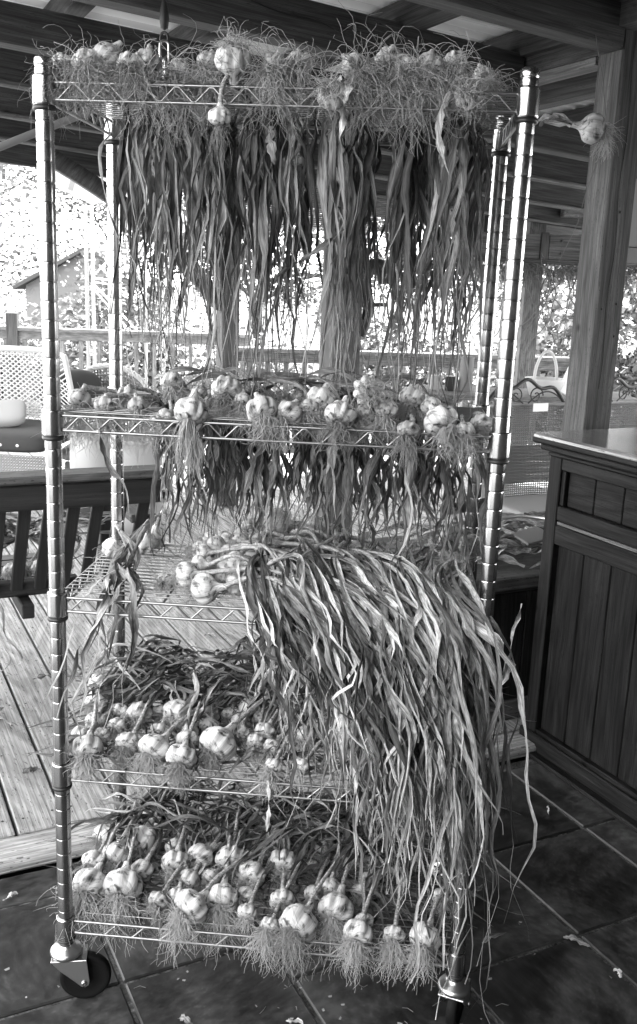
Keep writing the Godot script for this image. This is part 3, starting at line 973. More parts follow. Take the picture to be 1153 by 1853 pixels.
const BOTTOM_BULBS := [[0.011, 0.237, -0.274, 0.0280], [0.015, 0.235, -0.167, 0.0254], [0.034, 0.244, -0.077, 0.0367], [0.065, 0.240, -0.191, 0.0313], [0.114, 0.248, -0.079, 0.0406], [0.116, 0.244, -0.258, 0.0363], [0.204, 0.234, -0.258, 0.0246], [0.220, 0.239, -0.182, 0.0309], [0.246, 0.230, -0.083, 0.0202], [0.277, 0.240, -0.214, 0.0311], [0.292, 0.244, -0.027, 0.0367], [0.356, 0.242, -0.212, 0.0338], [0.359, 0.240, -0.078, 0.0320], [0.363, 0.234, -0.316, 0.0249], [0.417, 0.239, -0.160, 0.0302], [0.477, 0.238, -0.282, 0.0287], [0.481, 0.230, -0.007, 0.0193], [0.487, 0.242, -0.212, 0.0335], [0.501, 0.236, -0.095, 0.0266], [0.549, 0.246, -0.000, 0.0382], [0.591, 0.235, -0.297, 0.0259], [0.612, 0.232, -0.149, 0.0216], [0.632, 0.244, -0.064, 0.0364], [0.687, 0.239, 0.005, 0.0302], [0.707, 0.231, -0.190, 0.0205], [0.769, 0.231, -0.010, 0.0215], [0.839, 0.240, 0.001, 0.0312], [0.886, 0.231, -0.148, 0.0213]]

func size_word(R: float) -> String:
	if R > 0.0335: return "big"
	if R > 0.0285: return "plump"
	if R > 0.0225: return "medium"
	return "small"

func bulb_labels(rows: Array, shelf: String, tail: String) -> Array:
	# one label each: which row of the shelf, and its place along it
	var out := []
	out.resize(rows.size())
	var bands := {"front": [], "middle": [], "back": []}
	for i in rows.size():
		var z: float = rows[i][2]
		bands["front" if z > -0.09 else ("middle" if z > -0.22 else "back")].append(i)
	for b in bands:
		for k in bands[b].size():
			var i: int = bands[b][k]
			out[i] = "%s garlic bulb %s, %s from left, %s row of %s shelf" % [size_word(rows[i][3]), tail, WORDS[k], b, shelf]
	return out

func make_garlic():
	make_bulb_meshes()
	var r := RandomNumberGenerator.new()
	r.seed = 4242
	# ---- top shelf: bulbs above, leaves hanging through the wires in five bundles
	var bundles := [[0.115, 0.205, 9], [0.240, 0.325, 10], [0.360, 0.475, 13], [0.545, 0.620, 11], [0.680, 0.860, 18]]
	var bname := ["far left", "second", "third", "fourth", "far right"]
	var labels := bulb_labels(TOP_BULBS, "top", "under tangled roots")
	for i in TOP_BULBS.size():
		var q = TOP_BULBS[i]
		var p := Plant.new()
		p.seed_ = 1000 + i
		p.at = Vector3(q[0], q[1] + (0.0 if q[2] > -0.01 else 0.020), q[2] + (0.0 if q[2] > -0.01 else 0.025)); p.R = q[3] * (1.05 if q[2] > -0.01 or i == 7 else 1.35)
		var facing: bool = q[2] > -0.01
		p.axis = Vector3(r.randf_range(-0.3, 0.3), -0.55, -1.0) if facing else Vector3(r.randf_range(-0.7, 0.7), r.randf_range(0.5, 1.1), r.randf_range(-0.9, -0.4))
		if i == 7: p.axis = Vector3(0.05, -1.0, -0.12)
		p.skin = 0 if facing or i == 7 else r.randi() % 3
		p.roots = 200 if not facing else 90
		p.root_len = r.randf_range(0.09, 0.16) if not facing else 0.09
		if i == 7: p.root_len = 0.075; p.roots = 170; p.root_gravity = 0.28
		p.root_gravity = 0.50 if not facing else 0.25
		p.root_spread = 1.5; p.root_frizz = 0.62
		var x := clampf(q[0] + r.randf_range(-0.03, 0.03), 0.12, 0.86)
		p.path = PackedVector3Array([Vector3(x, 2.02, q[2] - 0.07), Vector3(x, 1.97, q[2] - 0.09), Vector3(x + r.randf_range(-0.02, 0.02), 1.72, q[2] - 0.1), Vector3(x + r.randf_range(-0.03, 0.03), r.randf_range(1.44, 1.58), q[2] - 0.1)])
		p.leaves = 3; p.tones = [0, 1, 1, 2]; p.stem_dark = true; p.leaf_w = 0.014; p.amp = 0.010; p.spread = 0.020
		make_plant(p, "garlic_plant", labels[i], "garlic laid on the top shelf")
	for b in bundles.size():
		var w = bundles[b]
		for k in w[2]:
			var p := Plant.new()
			p.seed_ = 1100 + b * 40 + k
			var x := lerpf(w[0], w[1], (k + 0.5) / w[2])
			var z := r.randf_range(-0.41, -0.10)
			p.R = r.randf_range(0.017, 0.024)
			p.at = Vector3(x + r.randf_range(-0.02, 0.02), 2.050 + p.R * 0.7, z)
			p.axis = Vector3(r.randf_range(-0.4, 0.4), -1.0, r.randf_range(-0.4, 0.4))
			p.skin = 2 + r.randi() % 2
			p.roots = 26; p.root_len = 0.032; p.root_gravity = 0.4; p.root_spread = 1.6; p.root_frizz = 0.6
			p.path = PackedVector3Array([Vector3(x, 2.02, z), Vector3(x, 1.96, z), Vector3(x + r.randf_range(-0.012, 0.012), 1.72, z + r.randf_range(-0.02, 0.02)), Vector3(x + r.randf_range(-0.02, 0.02), r.randf_range(1.34, 1.44), z + r.randf_range(-0.03, 0.03))])
			p.leaves = 8; p.tones = [1, 1, 2, 2, 3, 3]; p.stem_dark = true; p.leaf_w = 0.0092; p.amp = 0.017; p.spread = 0.020; p.cut = 0.32; p.segs = 22
			make_plant(p, "garlic_plant", "garlic plant hung from the top shelf, %s of the %s bundle of leaves" % [WORDS[k], bname[b]], "garlic hanging from the top shelf")
	var hl := ["pale garlic bulb hanging by its neck in front of the top shelf's edge", "tiny garlic bulb hanging on a thin stem among the upper leaves"]
	for i in 2:
		var q = HUNG_BULBS[i]
		var p := Plant.new()
		p.seed_ = 1500 + i
		p.at = Vector3(q[0], q[1], q[2]); p.R = q[3]
		p.axis = Vector3(0.02, 1.0, -0.06)
		p.path = PackedVector3Array([p.at + Vector3(0.004, 0.055, -0.004), p.at + Vector3(0.01, 0.085, -0.04), p.at + Vector3(0.0, 0.10, -0.10), p.at + Vector3(-0.02, 0.11, -0.16)])
		p.leaves = 1; p.leaf_w = 0.006; p.amp = 0.003; p.spread = 0.0; p.leaf_from = 0.5
		p.roots = 36; p.root_len = 0.07; p.root_gravity = 0.4; p.root_spread = 0.5; p.root_frizz = 0.2
		make_plant(p, "garlic_plant", hl[i], "garlic hanging by the neck")
	# ---- second shelf
	labels = bulb_labels(SECOND_BULBS, "second", "with matted roots")
	for i in SECOND_BULBS.size():
		var q = SECOND_BULBS[i]
		var p := Plant.new()
		p.seed_ = 2000 + i
		p.at = Vector3(q[0], q[1], q[2]); p.R = q[3] * 1.12
		var front: bool = q[2] > -0.045
		p.axis = Vector3(r.randf_range(-0.5, 0.5), r.randf_range(0.5, 1.0), -0.8)
		p.skin = r.randi() % 2 if q[3] > 0.026 else 1 + r.randi() % 3
		p.roots = 150; p.root_len = 0.070 if i > 4 else 0.11; p.root_gravity = 0.45; p.root_spread = 0.9; p.root_frizz = 0.42
		if i == 7:
			p.axis = Vector3(0.05, 0.85, -0.6); p.roots = 150; p.root_len = 0.115; p.root_gravity = 0.8; p.root_spread = 0.35; p.root_frizz = 0.25
		if i == 17: p.axis = Vector3(-0.25, 0.05, -1.0); p.root_gravity = 0.05; p.root_len = 0.05
		var x := clampf(q[0] + r.randf_range(-0.03, 0.05), 0.21, 0.86)
		var z := minf(q[2] - 0.12, -0.1)
		p.path = PackedVector3Array([Vector3(lerpf(q[0], x, 0.5), 1.43, q[2] - 0.08), Vector3(x, 1.36, z), Vector3(x + r.randf_range(-0.02, 0.02), 1.22, z), Vector3(x + r.randf_range(-0.03, 0.03), r.randf_range(1.02, 1.10), z)])
		p.leaves = 4; p.tones = [0, 1, 2, 2, 3]; p.leaf_w = 0.014; p.amp = 0.012; p.spread = 0.03
		make_plant(p, "garlic_plant", labels[i], "garlic laid on the second shelf")
	var sb := [[0.20, 0.33, 9], [0.34, 0.50, 10], [0.53, 0.66, 9], [0.68, 0.86, 10]]
	var sn := ["left", "second", "third", "right"]
	for b in sb.size():
		var w = sb[b]
		for k in w[2]:
			var p := Plant.new()
			p.seed_ = 2100 + b * 40 + k
			var x := lerpf(w[0], w[1], (k + 0.5) / w[2])
			var z := r.randf_range(-0.41, -0.16)
			p.R = r.randf_range(0.015, 0.021)
			p.at = Vector3(x + r.randf_range(-0.02, 0.02), 1.412 + p.R * 0.7, z)
			p.axis = Vector3(r.randf_range(-0.6, 0.6), -1.0, r.randf_range(-0.6, 0.6))
			p.skin = 2 + r.randi() % 2
			p.roots = 40; p.root_len = 0.05; p.root_spread = 1.2; p.root_frizz = 0.34
			p.path = PackedVector3Array([Vector3(x, 1.385, z), Vector3(x, 1.32, z), Vector3(x + r.randf_range(-0.012, 0.012), 1.2, z + r.randf_range(-0.02, 0.02)), Vector3(x + r.randf_range(-0.02, 0.02), r.randf_range(1.02, 1.10), z + r.randf_range(-0.03, 0.03))])
			p.leaves = 6; p.tones = [0, 1, 1, 2, 2, 3]; p.stem_dark = true; p.leaf_w = 0.0105; p.amp = 0.015; p.spread = 0.024; p.cut = 0.25; p.segs = 16
			make_plant(p, "garlic_plant", "garlic plant hung from the second shelf, %s of its %s bundle of leaves" % [WORDS[k], sn[b]], "garlic hanging from the second shelf")
	# long dry leaves that lie across the second shelf
	for k in 14:
		var p0 := Vector3(r.randf_range(0.15, 0.6), 1.43 + r.randf() * 0.05, r.randf_range(-0.38, -0.12))
		var ctrl := PackedVector3Array([p0, p0 + Vector3(0.09, 0.03, 0.01), p0 + Vector3(0.19, 0.02, 0.02), p0 + Vector3(0.27, -0.02 - r.randf() * 0.02, 0.03)])
		loose_leaf(ctrl, 0.013, M.leaf[1 + r.randi() % 3], 2700 + k, "loose dry leaf lying across the second shelf bulbs, %s one added to the pile" % WORDS[k], "loose leaves on the second shelf")
	# ---- third shelf: the bulbs in view, then the great drape of leaves
	labels = bulb_labels(THIRD_BULBS, "third", "with draped stem")
	for i in THIRD_BULBS.size():
		var q = THIRD_BULBS[i]
		var p := Plant.new()
		p.seed_ = 3000 + i
		p.at = Vector3(q[0], q[1] + (0.004 if q[0] < 0.41 else 0.045), q[2]); p.R = q[3] * 1.18
		p.skin = 0 if i % 3 else 1
		p.roots = 70; p.root_len = 0.06; p.root_gravity = 0.12; p.root_spread = 1.1; p.root_frizz = 0.34
		var lab: String = labels[i]
		if q[0] < 0.12:
			lab = lab.replace("with draped stem", "with leaves trailing left")
			p.axis = Vector3(0.35, 0.8, 0.35)
			var x := 0.05 + 0.035 * i
			p.path = PackedVector3Array([p.at + Vector3(0.03, 0.075, 0.07), Vector3(0.12 - 0.01 * i, 1.07, -0.14), Vector3(x + 0.03, 1.02, -0.01), Vector3(x, 0.86, 0.025), Vector3(x - 0.02, 0.70, 0.03)])
			p.leaves = 4; p.tones = [1, 2, 2, 3]; p.leaf_w = 0.013; p.amp = 0.018; p.spread = 0.035
		elif i == 3:
			p.axis = Vector3(0.2, 0.2, -1.0)
			p.path = PackedVector3Array([p.at + Vector3(0.04, 0.02, -0.1), p.at + Vector3(0.1, 0.03, -0.2), p.at + Vector3(0.16, 0.0, -0.24)])
			p.leaves = 2; p.tones = [2, 3]
		elif q[0] > 0.8:
			p.axis = Vector3(0.1, 0.35, -0.9) if i == 14 else Vector3(-0.5, -0.2, -0.6)
			p.path = PackedVector3Array([p.at + Vector3(-0.02, 0.03, 0.05), Vector3(0.88, 1.04, -0.16), Vector3(0.90, 0.98, 0.03), Vector3(0.915, 0.75, 0.055), Vector3(0.925, 0.5, 0.055)])
			p.leaves = 4; p.tones = [2, 3, 3, 4]; p.leaf_w = 0.012; p.spread = 0.015; p.amp = 0.012
		else:
			p.axis = Vector3(1.0, r.randf_range(0.05, 0.3), r.randf_range(-0.15, 0.15))
			sweep_path(p, r)
			p.leaves = 6; p.tones = [2, 3, 3, 4, 4]; p.leaf_w = 0.016; p.leaf_from = 0.26
		make_plant(p, "garlic_plant", lab, "garlic laid on the third shelf")
	for k in 96:
		var p := Plant.new()
		p.seed_ = 3100 + k
		var xb := lerpf(0.50, 0.885, pow((k + 0.5) / 96.0, 0.9)) + r.randf_range(-0.045, 0.045)
		p.R = r.randf_range(0.020, 0.031)
		var from_left := r.randf() < 0.72 or k % 16 == 5
		var x0 := xb - r.randf_range(0.20, 0.46) if from_left else xb - r.randf_range(0.0, 0.10)
		p.at = Vector3(clampf(x0, 0.28 + r.randf() * 0.16, 0.90), 1.045 + r.randf() * 0.035, r.randf_range(-0.43, -0.06) if from_left else r.randf_range(-0.43, -0.20))
		p.axis = Vector3(1.0, 0.15, 0.3) if from_left else Vector3(0.3, 0.2, 1.0)
		p.skin = r.randi() % 3
		p.roots = 60; p.root_len = 0.05; p.root_spread = 1.1; p.root_frizz = 0.34
		drape_path(p, xb, r, r.randf_range(0.0, 0.085))
		if k % 16 == 5:
			p.at = Vector3(0.27 + 0.022 * (k / 16), 1.05 + 0.006 * (k % 3), -0.06 - 0.065 * ((k / 16 * 5) % 6)); p.R = 0.030; p.skin = 0; p.axis = Vector3(1.0, 0.15, 0.1)
			sweep_path(p, r)
		if k % 7 == 3 and xb < 0.9:
			p.at = Vector3(r.randf_range(0.36, 0.55), 1.045 + r.randf() * 0.03, r.randf_range(-0.28, -0.08))
			p.axis = Vector3(1.0, 0.1, 0.1)
			sweep_path(p, r)
		p.leaves = 7; p.tones = [0, 1, 2, 2, 3, 3, 4, 4]; p.leaf_w = r.randf_range(0.0085, 0.0145); p.amp = r.randf_range(0.016, 0.034); p.spread = 0.046; p.cut = 0.5; p.segs = 26; p.leaf_from = 0.24
		var side: String = ["left", "middle left", "middle right", "right"][mini(3, k / 25)]
		make_plant(p, "garlic_plant", "garlic plant draped over the third shelf, %s in the %s part" % [WORDS[k % 25], side], "garlic draped over the third shelf")
	# ---- fourth and bottom shelves: stems run back, leaves heap up behind
	for s in [3, 4]:
		var rows: Array = FOURTH_BULBS if s == 3 else BOTTOM_BULBS
		labels = bulb_labels(rows, "fourth" if s == 3 else "bottom", "with roots forward")
		var top: float = SHELF_Y[s] + 0.038
		for i in rows.size():
			var q = rows[i]
			var p := Plant.new()
			p.seed_ = s * 1000 + 1000 + i
			p.R = q[3] * 1.22
			p.at = Vector3(q[0], maxf(q[1], top + p.R * 0.8) + (0.016 if q[2] < -0.1 else 0.002), q[2])
			var dx := r.randf_range(-0.2, 0.65)
			p.axis = Vector3(dx, r.randf_range(0.15, 0.60), -1.0)
			p.skin = 0 if r.randf() < 0.75 else 1
			var edge: bool = q[2] > -0.085
			p.roots = 200 if edge else 100
			p.root_len = (r.randf_range(0.09, 0.125) if s == 4 else 0.07) if edge else 0.055
			p.root_gravity = 0.55 if edge else 0.35; p.root_spread = 0.7; p.root_frizz = 0.48
			var zb := maxf(q[2] - 0.34, -0.52)
			p.path = PackedVector3Array([p.at + Vector3(dx * 0.07, 0.022, -0.085), p.at + Vector3(dx * 0.16, 0.035 + r.randf() * 0.03, -0.16), Vector3(q[0] + dx * 0.26, top + r.randf_range(0.04, 0.11), lerpf(q[2] - 0.15, zb, 0.6)), Vector3(q[0] + dx * 0.34, top + r.randf_range(0.01, 0.08), zb), Vector3(q[0] + dx * 0.40 + r.randf_range(-0.05, 0.05), top - r.randf_range(0.0, 0.10), zb - 0.05)])
			if s == 3 and i == 18:
				p.axis = Vector3(0.35, 0.9, -0.2)
				p.path = PackedVector3Array([p.at + Vector3(0.03, 0.08, -0.02), p.at + Vector3(0.07, 0.12, -0.05), p.at + Vector3(0.12, 0.10, -0.1), p.at + Vector3(0.18, 0.05, -0.14)])
			p.leaves = 5; p.tones = [0, 1, 2, 2, 3, 3]; p.leaf_w = 0.0105; p.amp = 0.022; p.spread = 0.045; p.cut = 0.45; p.floor_y = top; p.leaf_from = 0.34
			make_plant(p, "garlic_plant", labels[i], "garlic laid on the fourth shelf" if s == 3 else "garlic laid on the bottom shelf")
		var taken := []
		for q in rows: taken.append(Vector3(q[0], q[2], q[3]))
		var extra := []
		for tries in 900:
			if extra.size() >= (26 if s == 3 else 24): break
			var c := Vector3(r.randf_range(0.02, 0.54 if s == 3 else 0.80), r.randf_range(-0.36, -0.02), r.randf_range(0.021, 0.031))
			var ok := true
			for o in taken + extra:
				if Vector2(c.x, c.y).distance_to(Vector2(o.x, o.y)) < (c.z + o.z) * 0.95: ok = false
			if ok: extra.append(c)
		extra.sort_custom(func(a, b): return a.x < b.x)
		for i in extra.size():
			var c: Vector3 = extra[i]
			var p := Plant.new()
			p.seed_ = s * 1000 + 1500 + i
			p.R = c.z
			p.at = Vector3(c.x, top + c.z * 0.85 + 0.008, c.y)
			var dx := r.randf_range(-0.3, 0.65)
			p.axis = Vector3(dx, r.randf_range(0.1, 0.6), -1.0)
			p.skin = r.randi() % 3
			p.roots = 80; p.root_len = 0.05; p.root_gravity = 0.4; p.root_spread = 0.7; p.root_frizz = 0.35
			var zb := maxf(c.y - 0.32, -0.52)
			p.path = PackedVector3Array([p.at + Vector3(dx * 0.07, 0.02, -0.08), p.at + Vector3(dx * 0.15, 0.03, -0.15), Vector3(c.x + dx * 0.25, top + r.randf_range(0.03, 0.09), lerpf(c.y - 0.15, zb, 0.6)), Vector3(c.x + dx * 0.33, top + 0.02, zb)])
			p.leaves = 4; p.tones = [1, 2, 2, 3]; p.leaf_w = 0.009; p.amp = 0.02; p.spread = 0.04; p.floor_y = top; p.leaf_from = 0.34
			make_plant(p, "garlic_plant", "smaller garlic bulb tucked between the rows of the %s shelf, %s from left" % ["fourth" if s == 3 else "bottom", WORDS[i]], "garlic laid on the fourth shelf" if s == 3 else "garlic laid on the bottom shelf")
		# dry leaves and husk heaped between and behind the bulbs, more than one could count
		var hm := MB.new()
		for k in 330:
			var p0 := Vector3(r.randf_range(0.01, 0.90), top + r.randf_range(0.004, 0.05), r.randf_range(-0.46, -0.03))
			if p0.z < -0.25: p0.y += r.randf() * 0.06
			elif r.randf() < 0.2: continue
			else: p0.y = top + r.randf() * 0.010
			var d := Vector3(r.randf_range(-1.0, 1.0), 0, r.randf_range(-1.0, 0.5)).normalized()
			if p0.z > -0.14: d *= 0.5
			var ctrl := PackedVector3Array([p0 - d * 0.1, p0 + Vector3(0, r.randf_range(0.0, 0.04), 0), p0 + d * 0.1, p0 + d * 0.2 + Vector3(r.randf_range(-0.03, 0.03), -r.randf() * 0.04, 0)])
			add_leaf(hm, ctrl, r.randf_range(0.0045, 0.0105), r)
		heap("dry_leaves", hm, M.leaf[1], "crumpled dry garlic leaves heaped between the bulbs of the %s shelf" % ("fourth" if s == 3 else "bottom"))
		var hp := MB.new()
		for k in 110:
			var p0 := Vector3(r.randf_range(0.01, 0.90), top + r.randf_range(0.02, 0.07), r.randf_range(-0.46, -0.10))
			if p0.z < -0.25: p0.y += r.randf() * 0.05
			elif r.randf() < 0.6: continue
			else: p0.y = top + 0.01 + r.randf() * 0.02
			var d := Vector3(r.randf_range(-1.0, 1.0), 0, r.randf_range(-1.0, 0.5)).normalized()
			if p0.z > -0.2: d *= 0.6
			var ctrl := PackedVector3Array([p0 - d * 0.1, p0 + Vector3(0, r.randf_range(0.0, 0.05), 0), p0 + d * 0.1, p0 + d * 0.2 + Vector3(r.randf_range(-0.03, 0.03), -r.randf() * 0.05, 0)])
			add_leaf(hp, ctrl, r.randf_range(0.004, 0.009), r)
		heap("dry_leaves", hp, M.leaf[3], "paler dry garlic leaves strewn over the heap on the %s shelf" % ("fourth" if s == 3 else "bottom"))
	# single leaves that hang where the photograph shows them
	loose_leaf(PackedVector3Array([Vector3(0.565, 2.06, 0.028), Vector3(0.582, 2.035, 0.042), Vector3(0.578, 1.99, 0.040), Vector3(0.570, 1.945, 0.035)]), 0.020, M.leaf[4], 901, "pale flat leaf curling over a bulb at the top shelf's front")
	loose_leaf(PackedVector3Array([Vector3(0.770, 2.04, 0.03), Vector3(0.752, 2.0, 0.035), Vector3(0.758, 1.94, 0.03), Vector3(0.778, 1.895, 0.03)]), 0.016, M.leaf[3], 902, "pale leaf hanging from the top shelf near its right end")
	loose_leaf(PackedVector3Array([Vector3(0.10, 1.97, -0.1), Vector3(0.075, 1.93, -0.1), Vector3(0.092, 1.82, -0.1), Vector3(0.120, 1.74, -0.1), Vector3(0.118, 1.65, -0.1)]), 0.008, M.leaf[2], 903, "thin twisted leaf hanging alone left of the upper bundles")
	loose_leaf(PackedVector3Array([Vector3(0.43, 1.985, -0.05), Vector3(0.435, 1.95, -0.02), Vector3(0.445, 1.91, -0.02)]), 0.020, M.leaf[2], 904, "broad dry leaf scrap poking out under the top shelf")
	loose_leaf(PackedVector3Array([Vector3(0.44, 1.70, -0.12), Vector3(0.51, 1.745, -0.1), Vector3(0.58, 1.80, -0.1)]), 0.012, M.leaf[1], 905, "stiff leaf lying slantwise across the upper leaves")
	loose_leaf(PackedVector3Array([Vector3(0.09, 1.41, 0.0), Vector3(0.105, 1.36, 0.015), Vector3(0.12, 1.31, 0.01), Vector3(0.155, 1.27, 0.012), Vector3(0.162, 1.21, 0.01)]), 0.012, M.leaf[2], 906, "dry leaf hanging from the left end of the second shelf")
	loose_leaf(PackedVector3Array([Vector3(0.86, 1.04, 0.03), Vector3(0.910, 1.02, 0.08), Vector3(0.945, 0.985, 0.09), Vector3(0.955, 0.94, 0.085), Vector3(0.940, 0.905, 0.08)]), 0.030, M.leaf[4], 907, "broad pale leaf curling out at the right shoulder of the drape")
	loose_leaf(PackedVector3Array([Vector3(0.47, 0.62, 0.01), Vector3(0.475, 0.56, 0.025), Vector3(0.472, 0.50, 0.02)]), 0.013, M.leaf[4], 908, "pale leaf hanging from the fourth shelf left of the drape")

func sweep_path(p: Plant, r: RandomNumberGenerator):
	# a stem that lies along the shelf to the right and bends down over its front edge, on top of the rest
	var x := r.randf_range(0.58, 0.80)
	var a := p.at
	var e := r.randf_range(0.30, 0.70)
	p.path = PackedVector3Array([
		a.lerp(Vector3(x, 1.05, 0.02), 0.4) + Vector3(0, 0.035, 0.0),
		Vector3(x - 0.09, 1.055 + r.randf() * 0.03, 0.02 + r.randf() * 0.03),
		Vector3(x, 0.985 + r.randf() * 0.03, 0.085),
		Vector3(x + 0.055, 0.86, 0.115),
		Vector3(x + 0.08, lerpf(0.86, e, 0.5), 0.115),
		Vector3(x + 0.09, e, 0.10)])

func drape_path(p: Plant, xb: float, r: RandomNumberGenerator, layer: float):
	var T := 1.017
	var a := p.at
	var drop := clampf(lerpf(0.60, 0.10, (xb - 0.48) / 0.42), 0.12, 0.62)
	var ye := drop + pow(r.randf(), 1.6) * 0.32
	var xe := minf(xb + r.randf_range(0.02, 0.085), 0.932 + r.randf() * 0.025)
	p.path = PackedVector3Array([
		a.lerp(Vector3(xb, T, 0), 0.40) + Vector3(0, 0.035 + layer * 0.55, 0),
		Vector3(xb - 0.075, T + 0.035 + layer * 0.75, -0.05 + r.randf() * 0.02),
		Vector3(xb - 0.02, T - 0.03 + layer * 0.5, 0.025 + layer),
		Vector3(lerpf(xb, xe, 0.45), lerpf(T, ye, 0.28), 0.04 + layer),
		Vector3(lerpf(xb, xe, 0.8), lerpf(T, ye, 0.65), 0.035 + layer * 0.9),
		Vector3(xe, ye, 0.035 + layer * 0.8)])

func add_leaf(m: MB, ctrl: PackedVector3Array, w: float, r: RandomNumberGenerator):
	var q := PackedVector3Array()
	var ph := r.randf() * 9.0
	for k in 14: q.append(catmull(ctrl, k / 13.0) + Vector3(sin(k * 0.8 + ph), sin(k * 0.9 + ph * 1.7), cos(k * 0.7 + ph)) * 0.008)
	var am := leaf_mesh(q, w, r)
	var a := am.surface_get_arrays(0)
	var b := m.v.size()
	m.v.append_array(a[Mesh.ARRAY_VERTEX]); m.n.append_array(a[Mesh.ARRAY_NORMAL]); m.t.append_array(a[Mesh.ARRAY_TEX_UV])
	for i in a[Mesh.ARRAY_INDEX]: m.ix.append(b + i)

func heap(called: String, m: MB, mt: Material, label: String):
	tag(part(called, m.mesh(), mt, self), label, "leaves", "", "stuff")

func loose_leaf(ctrl: PackedVector3Array, w: float, mt: Material, seed_: int, label: String, group := ""):
	var r := RandomNumberGenerator.new()
	r.seed = seed_
	var p := PackedVector3Array()
	for k in 16: p.append(catmull(ctrl, k / 15.0) - ctrl[0])
	if group:
		for k in 16: p[k] += Vector3(sin(k * 0.8 + seed_), sin(k * 0.9 + seed_ * 1.7), cos(k * 0.7 + seed_)) * 0.008
	var o := part("garlic_leaf", leaf_mesh(p, w, r, Vector3(0.1, 0.0, 1.0) if not group else Vector3.ZERO), mt, self, Transform3D(Basis.IDENTITY, ctrl[0]))
	tag(o, label, "leaf", group)

const SCRAP_PLACES := ["nearest the left frame edge", "second one in from the lower left edge", "just below the deck edge at left", "behind the rack's front left post", "close under the deck's edge board", "lowest one right of the rack", "at the crossing of the grout lines at right", "furthest back, on the grout line before the counter", "just below the grout crossing at right", "beside the front right castor", "to the right of the drape's lowest leaves", "under the middle of the bottom shelf's edge", "just right of the front left castor", "halfway between the drape and the counter"]
const DECK_PLACES := ["furthest left under the swing", "the palest flat one left of the rack", "the curled one at the left, nearest the patio", "the smaller one beside the curled one", "behind the third shelf's left end", "right of the rack's rear left post", "furthest back beneath the swing", "tiny, in the middle of the boards", "closest to the deck's edge"]

